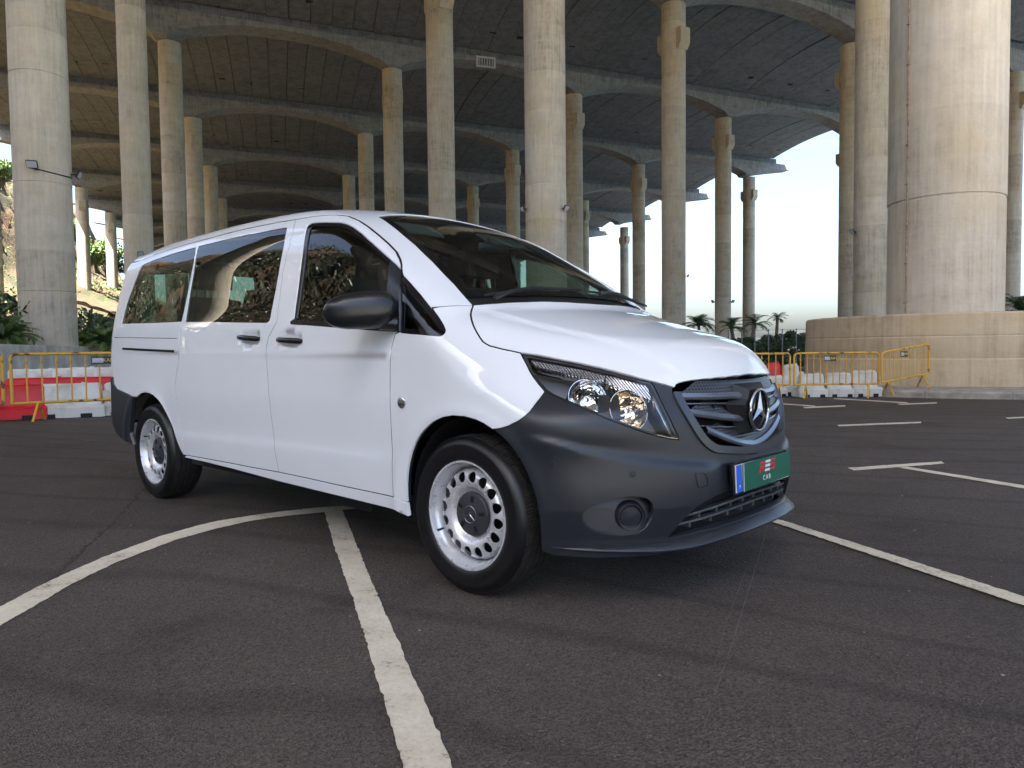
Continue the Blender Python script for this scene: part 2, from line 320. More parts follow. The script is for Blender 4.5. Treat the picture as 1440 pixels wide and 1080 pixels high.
# ---------------------------------------------------------------- runway deck on columns
GA=np.array([-31.5,18.2]); GB=np.array([13.,29.3]); G0=np.array([-89.4,70.3]); HT=44.; ZS=48.7
bh=GB/np.linalg.norm(GB); ah=GA/np.linalg.norm(GA); LB=np.linalg.norm(GB)
def node(i,j):
    p=G0+GA*i+GB*j
    if i==-1: p=p+np.array([-2.,-.2])
    return p
def hill(x,y):
    q=-(x*NH[0]+y*NH[1]); t=x*AH[0]+y*AH[1]
    k=np.interp(t,[-200,20,60,142,215,252,330],[.30,.16,.10,.135,.45,.53,.6])
    z=1.35+np.maximum(q-11.5,0)*k
    q0=np.interp(t,[-200,0,60,150,200,330],[38,40,56,66,62,62])
    top=np.interp(t,[-200,0,100,230,330],[34,30,34,50,56])
    z=z+np.clip((q-q0)*1.05,0,None)
    return np.minimum(z,top+np.maximum(q-q0,0)*.12)
COLS=[]   # x, y, base z, top z, label
def col_label(k): return k
named={(0,-1):(-103.4,42.5),(1,-1):(-134.1,59.6),(2,-1):(-166,78),(3,-1):(-198.8,96.6),(0,0):(-89.4,70.3),(1,0):(-120,87.8),(2,0):(-151.4,105.9),
 (0,1):(-76.4,98.8),(1,1):(-107.5,117.4),(2,1):(-138.6,135.9),(0,2):(-64.1,128.9),(1,2):(-95,147.7),(1,3):(-81.9,178.4),(0,3):(-51.1,157.5),
 (-1,-1):(-67.2,23.6),(-1,0):(-59.9,53.4),(-1,1):(-46.9,81.2),(-1,2):(-34.9,110.2),(-1,3):(-19.9,140.),
 (-2,-1):(-39.6,8.6),(-2,0):(-33.,39.2),(-2,1):(-16.7,59.7),(-3,0):(-2.4,18.),(3,3):(-147.8,220.2),(2,2):(-129.5,172.1),
 (3,-2):(-210.5,64.9),(4,-2):(-241.9,82.7),(1,-2):(-146.4,30.4)}
LAB={(-2,-1):'thick pale column at the far left edge, standing on the low wall',(-1,-1):'tall column right of the thick one at the far left edge',
 (0,-1):'column with a dark stained band, above the rear of the white van',(1,-1):'slimmer column directly right of the dark stained one above the van roof',
 (2,-1):'thin column, third in the row receding behind the van rear window',(3,-1):'thinnest column at the end of the row behind the van rear',
 (-1,0):'tall plain column above the van windscreen header, left of the broadest centre one',(-2,0):'broad bright column in the centre, with a floodlight on either side',
 (0,0):'column with a corbel and haunched beam, just left of the plain one above the windscreen',(1,0):'thin column with corbels above the front door of the van',
 (2,0):'thinnest column above the front of the van roof, left end of its row',(2,1):'small column seen left of the broad centre column, right of the tall plain one',
 (1,1):'slim column directly left of the broad centre column',(0,1):'column directly right of the broad centre column, partly hidden by it',
 (2,2):'narrow strip of column peeping out right of the one beside the broad centre column',
 (1,2):'slim column left of the tall corbelled column against the sky',(3,3):'shortest column under the far deck edge, left of two against the sky',
 (-1,1):'tall dark column with a big corbel, left of the open sky',(0,2):'column against the sky with corbels, right of the tall dark one',
 (1,3):'outermost column carrying the beam end that juts into the sky',(-2,1):'shaded column standing just left of the huge one on the round base',
 (-1,2):'dark sliver of column behind the shaded one left of the huge column',(0,3):'thin dark sliver of column at the right end of the open sky',
 (-3,0):'huge stained column on the round concrete base at right, with a rusty conduit',(-1,3):'column with a corbel at the far right edge behind the huge one',
 (3,-2):'sunlit column on the hillside, left of two seen beyond the thick left column',(4,-2):'sunlit column on the hillside, right of two seen beyond the thick left column',
 (1,-2):'sliver of hillside column at the extreme left edge of the picture'}
CR={(-2,-1):1.245,(-1,-1):1.2,(-3,0):1.285,(-2,1):1.3}   # shaft radii that differ from 1.5 m
def column_mesh(h,r=1.5,seed=0):
    rr=random.Random(seed); prof=[]; z=0.; z0=rr.uniform(1.5,4.5)
    joints=[]; zj=z0
    while zj<h-1: joints.append(zj); zj+=5.2
    prof.append((r,0.))
    for k,zj in enumerate(joints):
        d=rr.uniform(-.012,.012)
        prof+= [(r+d,zj-.035),(r-.02,zj-.018),(r-.02,zj+.018),(r+rr.uniform(-.012,.012),zj+.035)]
    prof.append((r,h))
    b=MB().lathe(prof,40); return b
for (i,j),lab in LAB.items():
    x,y=named[(i,j)]
    zb=0.
    if j==-2: zb=float(hill(x,y))-1.
    if (i,j)==(-2,-1): zb=.9
    if (i,j)==(-3,0): zb=1.4
    if (i,j)==(1,-2): zb=5.4
    root=empty('bridge_column',(x,y,zb),label=lab,cat='column',group='columns carrying the runway deck')
    o=column_mesh(HT-zb,r=CR.get((i,j),1.5),seed=i*7+j*3+50).build('shaft',MT['column_concrete'],root,smooth=40)
    for sgn in (-1,1):       # corbels under the beam seat
        c=MB(); zt=HT-zb-4.6
        poly=[(1.0,-1.25),(1.0,1.3),(2.05,1.3),(2.05,-.5),(1.6,-1.25)]
        poly=[(sgn*a,b) for a,b in poly]
        if sgn<0: poly.reverse()
        ca_,sa_=math.cos(-.25),math.sin(-.25); c.prism(poly,-.8,.8,M=np.array([[ca_,-sa_,0],[sa_,ca_,0],[0,0,1]])@np.array([[1,0,0],[0,0,-1],[0,1,0]]),o=(0,0,zt))
        c.build('corbel',MT['column_concrete'],root)
# columns that only show in reflections, behind and left of the camera
for k,(x,y) in enumerate([(-15.4,-11.4),(-52.6,-20.7),(-80.,-5.7)]):
    zb=max(0.,float(hill(x,y))-1.)
    root=empty('bridge_column',(x,y,zb),label=['column out of view left of the camera beside the parking lot','column out of view at far left on the embankment','column hidden behind the thick left column on the embankment'][k],cat='column',group='columns carrying the runway deck')
    column_mesh(HT-zb,seed=90+k).build('shaft',MT['column_concrete'],root,smooth=40)
# the huge column's rusty conduit
deck=empty('runway_deck',(0,0,0),label='vast concrete runway deck overhead with arched beams and ribbed soffit',cat='bridge deck')
def beam(i,js=-2,je=3,cl=13.5,cr=13.5):
    P0=node(i,js); n=P0; pts=[]
    span=LB
    us=[];zs=[]
    # soffit heights along the beam
    def soff(u):   # u metres from first column
        if u<0: f=min(1,-u/cl); return HT+2.5*f**.8
        T=(je-js)*span
        if u>T: f=min(1,(u-T)/cr); return HT+2.5*f**.8
        m=(u%span)/span*2-1; m=abs(m); return HT+2.9*(1-max(0,(m*span/2-0)/(span/2))**2.3)
    grid=[]
    for k in range(js,je): grid+= list((k-js)*span+np.concatenate([[0,.9],np.linspace(1.6,span-1.6,22),[span-.9]]))
    T=(je-js)*span
    grid=list(np.linspace(-cl,-1.6,8))+[-.9]+grid+[T,T+.9]+list(np.linspace(T+1.6,T+cr,8))
    V=[];F=[]
    hw=1.75; m=0
    for u in grid:
        c=P0+bh*u
        capz=HT
        zz=soff(u)
        near=min(abs(u-k*span) for k in range(je-js+1))
        if near<1.55: zz=HT
        for off,z in ((-hw,ZS-1.15),(-hw,zz),(hw,zz),(hw,ZS-1.15)):
            p=c+ah*off; V.append((p[0],p[1],z))
    n=len(grid)
    for k in range(n-1):
        for q in range(4): F.append((k*4+q,k*4+(q+1)%4,k*4+4+(q+1)%4,k*4+4+q))
    F+= [(3,2,1,0),((n-1)*4,(n-1)*4+1,(n-1)*4+2,(n-1)*4+3)]
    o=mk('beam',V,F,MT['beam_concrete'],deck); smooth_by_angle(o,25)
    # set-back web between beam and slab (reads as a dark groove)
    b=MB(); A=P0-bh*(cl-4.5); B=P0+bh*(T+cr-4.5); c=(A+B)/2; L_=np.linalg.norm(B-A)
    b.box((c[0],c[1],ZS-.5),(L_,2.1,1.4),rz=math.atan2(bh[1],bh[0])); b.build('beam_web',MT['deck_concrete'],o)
    return o
for i in range(-3,8): beam(i)
# soffit: each formwork strip a piece of its own in the bays one can read, whole bays beyond
SLAB_L=-2*LB-9.; NEAR_EDGE=32.  # unseen deck reach behind the camera, shaped to keep sun off the van
def strip_mesh(width,length,rise,segs=10):
    V=[];F=[]
    for k in range(segs+1):
        u=k/segs*2-1; x=-length/2+length*k/segs; z=rise*(1-u*u)
        V+= [(x,-width/2,z),(x,width/2,z),(x,width/2,3.4),(x,-width/2,3.4)]
    for k in range(segs):
        for q in range(4): F.append((k*4+(q+1)%4,k*4+q,k*4+4+q,k*4+4+(q+1)%4))
    F+= [(0,1,2,3),tuple(segs*4+q for q in (3,2,1,0))]
    return V,F
ang=math.atan2(GA[1],GA[0]); LA=np.linalg.norm(GA)
T0=-2*LB-9.; T1=3*LB+9.
ref=None
for i in range(-1,3):
    A=node(i,0); Bn=node(i+1,0); mid=(A+Bn)/2; Ln=np.linalg.norm(Bn-A)
    a_=math.atan2(*(Bn-A)[::-1]); W=3.05; nst=int((T1-T0)/W)
    v,f=strip_mesh(W-.10,Ln-3.2,1.25)
    me=None
    for k in range(nst):
        u=T0+(k+.5)*W; c=mid+bh*u
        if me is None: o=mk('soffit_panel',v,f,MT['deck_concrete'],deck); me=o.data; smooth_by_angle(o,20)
        else: o=bpy.data.objects.new('soffit_panel',me); link(o,deck)
        o.location=(c[0],c[1],ZS+rng.normal(0,.035)); o.rotation_euler=(0,0,a_)
for i in list(range(-4,-1))+list(range(3,8)):
    A=node(i,0); Bn=node(i+1,0)
    if i==-4: A=Bn-ah*NEAR_EDGE
    mid=(A+Bn)/2; Ln=np.linalg.norm(Bn-A)
    for jj in range(6):
        W=(T1-T0)/6; c=mid+bh*(T0+(jj+.5)*W)
        v,f=strip_mesh(W-.07,Ln-(3.2 if i!=-4 else 0),1.25 if i!=-4 else .1)
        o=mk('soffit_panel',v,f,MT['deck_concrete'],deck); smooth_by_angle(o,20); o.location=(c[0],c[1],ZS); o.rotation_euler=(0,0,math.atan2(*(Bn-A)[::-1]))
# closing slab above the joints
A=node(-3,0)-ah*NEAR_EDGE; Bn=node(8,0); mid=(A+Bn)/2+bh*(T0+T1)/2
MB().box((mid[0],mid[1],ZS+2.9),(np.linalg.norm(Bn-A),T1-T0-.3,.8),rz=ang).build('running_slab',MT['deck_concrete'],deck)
# drainage openings near each far beam: solid boxes, hole shade as dark colour
base('void_dark',(.006,.005,.005),.95)
dm=None
for i in range(-1,4):
    Bn=node(i+1,0)
    for k in range(38):
        if rng.random()<.22: continue
        u=T0+6+k*4.55; dd=6.5+rng.choice([0,0,0,.6]); c=Bn-ah*dd+bh*u
        uu=1-2*dd/LA*1.0; zz=ZS+1.25*(1-uu*uu)
        if dm is None:
            o=MB().box((0,0,0),(.75,.95,.3)).build('drain_opening',MT['void_dark'],deck); dm=o.data
        else: o=bpy.data.objects.new('drain_opening',dm); link(o,deck)
        o.location=(c[0],c[1],zz+.06); o.rotation_euler=(0,0,ang)
# grille panel on the second beam
vary('panel_white',(.62,.62,.62),.6,scale=1,amt=.15)
P=node(0,0)+bh*15.0-ah*1.85
b=MB(); 
for k in (-1,1): b.box((0,k*1.45,0),(.16,.28,1.7)); b.box((0,0,k*.72),(.16,2.62,.26))
pa=b.build('vent_panel',MT['panel_white'],loc=(P[0],P[1],ZS-1.9),rot=(0,0,ang)); tag(pa,'white framed grid panel fixed to the beam overhead',cat='panel')
for k in range(6): MB().box((0,-1.05+k*.42,0),(.1,.09,1.18)).build('slat',MT['panel_white'],pa)
MB().box((.06,0,0),(.05,2.6,1.18)).build('backing',MT['deck_concrete'],pa)
# ---------------------------------------------------------------- round base, kerb, wall
VC=np.array([-2.32,18.01])
b=MB(); prof=[(0,0),(3.28,0),(3.30,.02),(3.31,.62),(3.29,.64),(3.29,.66),(3.30,.68),(3.30,1.10),(3.28,1.115),(3.28,1.13),(3.29,1.145),(3.285,1.58),(3.25,1.62),(0,1.63)]
b.lathe(prof,96); o=b.build('column_base',MT['drum_concrete'],loc=(VC[0],VC[1],.1),smooth=30); tag(o,'low round ochre-stained concrete base under the huge right column','base')
b=MB(); b.lathe([(3.2,.15),(4.85,.15),(4.86,.147)],96); o=b.build('pavement',MT['kerb_concrete'],loc=(VC[0],VC[1],0),smooth=30); tag(o,kind='structure')
nk=22; seg=None
for k in range(nk):
    a0=2*math.pi*k/nk+.004; a1=2*math.pi*(k+1)/nk-.012
    if seg is None:
        b=MB(); b.lathe([(4.87,-.05),(5.05,-.05),(5.05,.11),(5.02,.145),(4.87,.15)],4,closed=True,a0=.001,a1=2*math.pi/nk-.001)
        n=5; b.f.append((0,1,2,3,4)); b.f.append(tuple(4*5+q for q in (4,3,2,1,0)))
        kb=b.build('kerb_stone',MT['kerb_concrete'],o,smooth=30); seg=kb.data; kb.rotation_euler=(0,0,0)
    else:
        kb=bpy.data.objects.new('kerb_stone',seg); link(kb,o)
    kb.rotation_euler=(0,0,2*math.pi*k/nk)
# conduit on the huge column
vary('rusty_steel',(.42,.30,.20),.8,.2,scale=8,amt=.5,bump=.3,bscale=50)
ca=math.atan2(CAM[1]-VC[1],CAM[0]-VC[0])-.66
root=empty('conduit',(VC[0]+1.31*math.cos(ca)-.08,VC[1]+1.31*math.sin(ca),1.72),label='thin rusty conduit pipe running up the huge column',cat='pipe')
MB().tube([(0,0,0),(.01,0,4),(-.01,0,9),(.015,0,14),(0,0,22)],.018,8).build('pipe',MT['rusty_steel'],root,smooth=40)
for k in range(22): MB().box((0,0,.35+k*.95),(.07,.07,.03),rz=ca).build('clamp',MT['rusty_steel'],root)
# ---------------------------------------------------------------- hillside, low wall
def hill_mat():
    m=base('hillside_earth',(.2,.13,.08),.95); nt=m.node_tree; b=nt.nodes['Principled BSDF']; L=nt.links.new
    tc=N_(nt,'TexCoord'); n1=N_(nt,'TexNoise',Scale=.12,Detail=9,Roughness=.7); L(tc.outputs['Object'],n1.inputs['Vector'])
    n2=N_(nt,'TexNoise',Scale=.9,Detail=8,Roughness=.7); L(tc.outputs['Object'],n2.inputs['Vector'])
    ad=N_(nt,'Math',_operation='MULTIPLY_ADD'); ad.inputs[1].default_value=.5; L(n2.outputs['Fac'],ad.inputs[0]); L(n1.outputs['Fac'],ad.inputs[2])
    r=ramp(nt,[(.50,(.03,.05,.016)),(.68,(.05,.05,.022)),(.84,(.11,.06,.032)),(1,(.16,.095,.06))]); L(ad.outputs[0],r.inputs['Fac']); L(r.outputs['Color'],b.inputs['Base Color'])
    bp=N_(nt,'Bump',Strength=1,Distance=.6); L(n2.outputs['Fac'],bp.inputs['Height']); L(bp.outputs[0],b.inputs['Normal'])
    return m
hill_mat()
tt=np.concatenate([np.linspace(-160,0,24),np.linspace(6,120,30),np.linspace(124,340,60)]); qq=np.concatenate([np.linspace(11.6,60,40),np.linspace(62,110,40),np.linspace(116,300,10)])
Tt,Q=np.meshgrid(tt,qq,indexing='ij'); X=Tt*AH[0]-Q*NH[0]; Y=Tt*AH[1]-Q*NH[1]; Z=hill(X,Y)
rough=np.clip((Q-13)/10,0,1); steep=np.clip((Q-60)/10,0,1)*np.clip(1-(Q-100)/60,0,1)
Z=Z+rough*(.35*np.sin(X*.31+Y*.17)+.3*np.sin(Y*.43-X*.11)+rng.normal(0,.16,Z.shape))+steep*(2.2*np.sin(X*.12+1.3)*np.cos(Y*.15)+rng.normal(0,1.0,Z.shape))
n,m_=Tt.shape
o=mk('hillside',np.stack([X,Y,Z],-1).reshape(-1,3),[(i*m_+j,i*m_+j+1,(i+1)*m_+j+1,(i+1)*m_+j) for i in range(n-1) for j in range(m_-1)],MT['hillside_earth'],smooth=True); tag(o,kind='structure')
# low retaining wall in front of the embankment
wl=empty('retaining_wall',(0,0,0),label='low pale concrete wall behind the red and white barriers at left',cat='wall')
for k in range(14):
    t0=-30+k*9.; p=AH*(t0+4.5)-NH*11.3
    MB().box((p[0],p[1],.72),(8.97,.45,1.46),rz=math.atan2(AH[1],AH[0]),bev=.02).build('wall_panel',MT['wall_concrete'],wl)
# ---------------------------------------------------------------- vegetation
def leafm(name,c,c2):
    m=vary(name,c,.55,scale=.9,col2=c2,lo=.35,hi=.65); b=m.node_tree.nodes['Principled BSDF']
    b.inputs['Transmission Weight'].default_value=0
    return m
leafm('leaf_dark',(.055,.10,.03),(.018,.04,.014)); leafm('leaf_green',(.17,.25,.07),(.06,.11,.03)); leafm('leaf_dry',(.22,.17,.08),(.08,.07,.03)); leafm('palm_green',(.075,.12,.05),(.025,.05,.02))
vary('bark',(.16,.12,.085),.95,scale=6,amt=.4,bump=.4,bscale=20)
def leaves(pts,size,rg,flat=.0):
    pts=np.asarray(pts); N=len(pts)
    a=rg.normal(size=(N,3)); a/=np.linalg.norm(a,axis=1,keepdims=True); b=rg.normal(size=(N,3)); b=np.cross(a,b); b/=np.linalg.norm(b,axis=1,keepdims=True)
    s=size*rg.uniform(.6,1.4,(N,1)); a*=s; b*=s*.45
    V=np.stack([pts-a,pts+b,pts+a,pts-b],1).reshape(-1,3)
    return V,[(4*i,4*i+1,4*i+2,4*i+3) for i in range(N)]
def clump_pts(rg,c,rad,n,shell=.5):
    d=rg.normal(size=(n,3)); d/=np.linalg.norm(d,axis=1,keepdims=True); r=rg.uniform(shell,1,(n,1))**.7
    return np.asarray(c)+d*r*np.asarray(rad)
def bush(name,loc,rad,h,nl,leaf,mat,label,cat,seed,group=None,trunk=True,lobes=9):
    rg=np.random.default_rng(seed); root=empty(name,loc,label=label,cat=cat,group=group)
    P=[]; br=MB()
    for k in range(lobes):
        an=rg.uniform(0,2*math.pi); rr=rad*math.sqrt(rg.uniform(0,1))*.7; cz=h*rg.uniform(.45,.92)
        c=(rr*math.cos(an),rr*math.sin(an),cz); s=rad*rg.uniform(.28,.5)
        P.append(clump_pts(rg,c,(s,s,s*.8),nl//lobes,.3))
        br.tube([(0,0,0),(c[0]*.3,c[1]*.3,cz*.5),c],[.05*h*.5,.03*h*.5,.012*h*.5],5)
    V,F=leaves(np.concatenate(P),leaf,rg); mk('crown',V,F,mat,root)
    br.build('trunk',MT['bark'],root,smooth=40); return root
def palm(loc,h,fr,nf,label,seed,mat='palm_green',group=None,trunk_r=.13,up=.9,name='palm_tree',cat='palm'):
    rg=np.random.default_rng(seed); root=empty(name,loc,label=label,cat=cat,group=group)
    lean=rg.normal(0,.06,2)
    if h>.3:
        MB().tube([(lean[0]*h*t*t,lean[1]*h*t*t,h*t) for t in np.linspace(0,1,8)],[trunk_r*(1.25-.35*t)*(1+.06*(k%2)) for k,t in enumerate(np.linspace(0,1,8))],10).build('trunk',MT['bark'],root,smooth=50)
    top=np.array([lean[0]*h,lean[1]*h,h])
    V=[];F=[]
    for k in range(nf):
        an=2*math.pi*(k+rg.uniform(-.3,.3))/nf*2.39; el=rg.uniform(.0,up)*1.35; L=fr*rg.uniform(.8,1.1)
        d=np.array([math.cos(an),math.sin(an),0]); pts=[]; p=top.copy(); e=el+.25
        for s_ in range(12):
            pts.append(p.copy()); e-=(.09+.13*s_/12); p=p+(d*math.cos(e)+np.array([0,0,math.sin(e)]))*L/11
        side=np.cross(d,[0,0,1.])
        for s_ in range(1,12):
            w=L*.30*math.sin(math.pi*min(1,(s_+.6)/12.5))**.8+.02
            t=pts[s_]-pts[s_-1]; t/=np.linalg.norm(t)
            for sg in (-1,1):
                for h2 in (0,.5):
                    b0=pts[s_-1]+(pts[s_]-pts[s_-1])*h2; tip=b0+side*sg*w+t*w*.75+np.array([0,0,-.25*w])+rg.normal(0,.03*L,3)
                    wd=t*L*.022; n0=len(V); V+= [b0-wd,b0+wd,tip]; F.append((n0,n0+1,n0+2))
    mk('fronds',V,F,MT[mat],root); return root
def cpos(px,depth):   # a spot on the ground seen at that bearing
    d=_f+(px-720)/1043.51*_r; d=d[:2]; fh=_f[:2]/np.linalg.norm(_f[:2]); return CAM[:2]+d*depth/(d@fh)
for k,(px,dp,h,fr,nf,lab) in enumerate([(985,62,2.9,1.75,26,'short date palm with arching fronds left of the columns beyond the bonnet'),
   (1033,55,2.4,1.35,16,'small ragged palm between the two columns beyond the bonnet'),(1056,52,2.6,1.25,16,'palm growing in front of the outermost column beyond the bonnet'),
   (1091,60,3.3,.95,12,'slim wispy palm rising above the hedge behind the yellow barriers')]):
    x,y=cpos(px,dp); palm((x,y,0),h,fr,nf,lab,100+k,group='palms beyond the yellow barriers')
for k,(px,dp,rad,h,lab) in enumerate([(1082,46,.95,1.75,'dark clipped bush behind the red block and yellow barriers'),(1114,45,.85,2.0,'dense dark bush touching the left side of the round concrete base'),
   (1042,47,1.0,1.55,'low dark bush at the foot of the outermost column beyond the bonnet'),(1062,48,.8,1.4,'low bush between the palms beyond the bonnet')]):
    x,y=cpos(px,dp); bush('bush',(x,y,0),rad*1.15,h,5200,.075,MT['leaf_dark'],lab,'bush',200+k,group='bushes beyond the yellow barriers')
x,y=cpos(1432,26); palm((x,y,0),2.2,1.25,22,'palm fronds showing behind the round concrete base at the right edge',130)
# hedge line and wire fence behind the right-hand barriers
b=MB(); p0=cpos(1000,40); p1=cpos(1150,38)
rg=np.random.default_rng(5); pts=[]
for k in range(6500):
    t=rg.uniform(); c=p0+(p1-p0)*t; pts.append((c[0]+rg.normal(0,.25),c[1]+rg.normal(0,.25),rg.uniform(0,1.25)))
V,F=leaves(pts,.07,rg); o=mk('hedge',V,F,MT['leaf_dark']); tag(o,'low dark hedge along the lot edge behind the yellow barriers',cat='hedge')
vary('fence_wire',(.18,.19,.2),.5,.6,scale=5,amt=.3)
wf=empty('wire_fence',(0,0,0),label='thin grey wire fence in front of the hedge behind the barriers',cat='fence')
for k in range(9):
    c=p0+(p1-p0)*(k/8)-_f[:2]*.8; MB().tube([(c[0],c[1],0),(c[0],c[1],1.95)],.03,6).build('post',MT['fence_wire'],wf)
for z in (.5,.95,1.4,1.9):
    a=p0-_f[:2]*.8; c=p1-_f[:2]*.8; MB().tube([(a[0],a[1],z),(c[0],c[1],z)],.008,4).build('wire',MT['fence_wire'],wf)
# embankment planting at left
for k,(px,dp,fr,nf,lab) in enumerate([(150,40,1.6,46,'large fern-like cycad on the embankment right of the thick left column'),(122,43,1.4,40,'cycad tucked against the thick left column on its right side'),
      (12,33,1.5,46,'cycad with drooping dark fronds at the extreme left edge above the wall'),(-10,36,1.7,40,'cycad half out of view at the extreme left edge')]):
    x,y=cpos(px,dp); palm((x,y,float(hill(x,y))-.1),.25,fr,nf,lab,140+k,mat='leaf_green',up=1.1,name='cycad',cat='plant',group='cycads above the low wall')
for k,(px,dp,rad,h,lab) in enumerate([(158,250,7,13,'sunlit tree crown between the two hillside columns and the second column'),(140,262,6,12,'leafy tree on the cliff top between the two hillside columns'),(100,240,6,10,'tree on the cliff top just right of the thick left column'),(14,215,6,9,'scrubby tree on the cliff edge at the extreme left')]):
    x,y=cpos(px,dp); bush('hillside_tree',(x,y,float(hill(x,y))-1),rad,h,2600,.55,MT['leaf_green'],lab,'tree',230+k,group='trees on the hillside',lobes=12)
rg=np.random.default_rng(11); N=34000
t=rg.uniform(-60,330,N); q=12.5+rg.uniform(0,1,N)**1.3*85; X=t*AH[0]-q*NH[0]; Y=t*AH[1]-q*NH[1]
dn=np.sin(X*.09+Y*.05)+np.sin(Y*.13-X*.04+2)+.8*np.sin(X*.31-Y*.27); keep=dn>rg.normal(.15,.5,N); X,Y=X[keep],Y[keep]
pts=np.stack([X,Y,hill(X,Y)+rg.uniform(0,.9,len(X))],-1); sz=.25+.0022*np.hypot(X,Y)
h_=len(pts)*2//3
V1,F1=leaves(pts[:h_],.42,rg); o=mk('hillside_scrub',V1,F1,MT['leaf_green']); tag(o,'green scrub scattered over the hillside',cat='scrub',kind='stuff')
V1,F1=leaves(pts[h_:],.4,rg); o=mk('dry_scrub',V1,F1,MT['leaf_dry']); tag(o,'dry brown scrub scattered over the hillside',cat='scrub',kind='stuff')
N=80000; t=rg.uniform(-150,70,N); q=12.5+rg.uniform(0,1,N)**1.1*70; X=t*AH[0]-q*NH[0]; Y=t*AH[1]-q*NH[1]
V1,F1=leaves(np.stack([X,Y,hill(X,Y)+rg.uniform(0,2.4,N)],-1),.25,rg); o=mk('slope_thicket',V1,F1,MT['leaf_dark']); tag(o,'dense dark thicket on the slope left of the parking lot',cat='scrub',kind='stuff')
# ---------------------------------------------------------------- yellow crowd barriers
def yellow():
    m=vary('yellow_rusty',(.62,.34,.03),.5,scale=7,col2=(.13,.05,.02),lo=.36,hi=.46,bump=.2,bscale=60); return m
yellow()
base('sign_dark',(.025,.022,.02),.5); vary('sign_grey',(.48,.46,.52),.5,scale=30,amt=.25); base('sign_yellow',(.75,.55,.05),.5)
def text_mesh(txt,size,mat,name,parent,M,ext=.002,align='CENTER',shear=0,space=1.):
    c=bpy.data.curves.new('t','FONT'); c.body=txt; c.size=size; c.align_x=align; c.align_y='CENTER'; c.extrude=ext; c.shear=shear; c.space_character=space
    to=bpy.data.objects.new('t',c); COL.objects.link(to); dg=bpy.context.evaluated_depsgraph_get(); me=bpy.data.meshes.new_from_object(to.evaluated_get(dg)); bpy.data.objects.remove(to)
    me.materials.clear(); me.materials.append(mat); o=bpy.data.objects.new(name,me); link(o,parent); o.matrix_local=Matrix(M); return o
def barrier(p0,p1,h,rail,label,zb0=0.,zb1=0.,sign=None,nb=12,cr=.07,group='yellow crowd barriers',r=.024):
    p0=np.array(p0);p1=np.array(p1); L=np.linalg.norm(p1-p0); a=math.atan2(*(p1-p0)[::-1]); tilt=(zb1-zb0)/L
    root=empty('crowd_barrier',(p0[0],p0[1],zb0),rz=a,label=label,cat='barrier',group=group)
    Z=lambda x,z:(x,0,z+tilt*x)
    fr=[Z(0,rail),Z(0,h-cr)]+[Z(cr-cr*math.cos(q),h-cr+cr*math.sin(q)) for q in np.linspace(0,math.pi/2,5)[1:]]+[Z(L-cr+cr*math.sin(q),h-cr+cr*math.cos(q)) for q in np.linspace(0,math.pi/2,5)]+[Z(L,rail)]
    MB().tube(fr,r,8).build('frame',MT['yellow_rusty'],root,smooth=50)
    MB().tube([Z(0,rail),Z(L,rail)],r*.9,8).build('bottom_rail',MT['yellow_rusty'],root,smooth=50)
    bm=None
    for k in range(1,nb+1):
        x=L*k/(nb+1)
        if bm is None: o=MB().tube([(0,0,rail),(0,0,h)],r*.52,6).build('bar',MT['yellow_rusty'],root,smooth=50); bm=o.data
        else: o=bpy.data.objects.new('bar',bm); link(o,root)
        o.location=(x,0,tilt*x)
    for x in (L*.14,L*.88):
        for sg in (-1,1):
            MB().tube([(x,0,rail+tilt*x),(x+sg*.11,sg*.21,tilt*x+.02)],r*.8,6).build('foot',MT['yellow_rusty'],root,smooth=50)
    if sign is not None:
        sx,sw,sh,full=sign; sz=h-.05-sh/2
        Mx=np.array([[1,0,0,sx],[0,0,-1,-.028],[0,1,0,sz+tilt*sx],[0,0,0,1]])
        s_=MB().box((sx,-.020,sz+tilt*sx),(sw,.008,sh)).build('sign_plate',MT['sign_dark'],root)
        MB().box((sx-sw*.25,-.026,sz+tilt*sx),(sw*.42,.006,sh*.6)).build('sign_field',MT['sign_grey'],s_)
        text_mesh('KART',sh*.62,MT['sign_yellow'],'lettering',s_,Mx@np.array([[1,0,0,sw*.215],[0,1,0,0],[0,0,1,0],[0,0,0,1]]))
    return root
barrier((-10.91,.08),(-10.62,2.45),1.05,.30,'yellow rusty barrier with a KART sign in front of the plastic blocks at left',sign=(1.26,.37,.125,1),nb=11)
barrier((-11.42,-2.2),(-10.95,-.02),1.05,.30,'yellow barrier cut off by the left edge of the picture',nb=11)
barrier((-3.51,11.36),(-2.29,12.47),.90,.29,'yellow rusty barrier facing the camera left of the round concrete base',sign=(.69,.235,.11,0),nb=12,r=.021)
barrier((-4.93,10.15),(-3.58,11.33),.90,.29,'yellow barrier partly hidden behind the nose of the van',nb=12,r=.021)
barrier((-2.22,12.42),(-1.71,13.72),.88,.29,'bright yellow barrier turned edgewise against the round concrete base',zb0=.02,zb1=.17,sign=(.62,.20,.11,0),nb=11,r=.021)
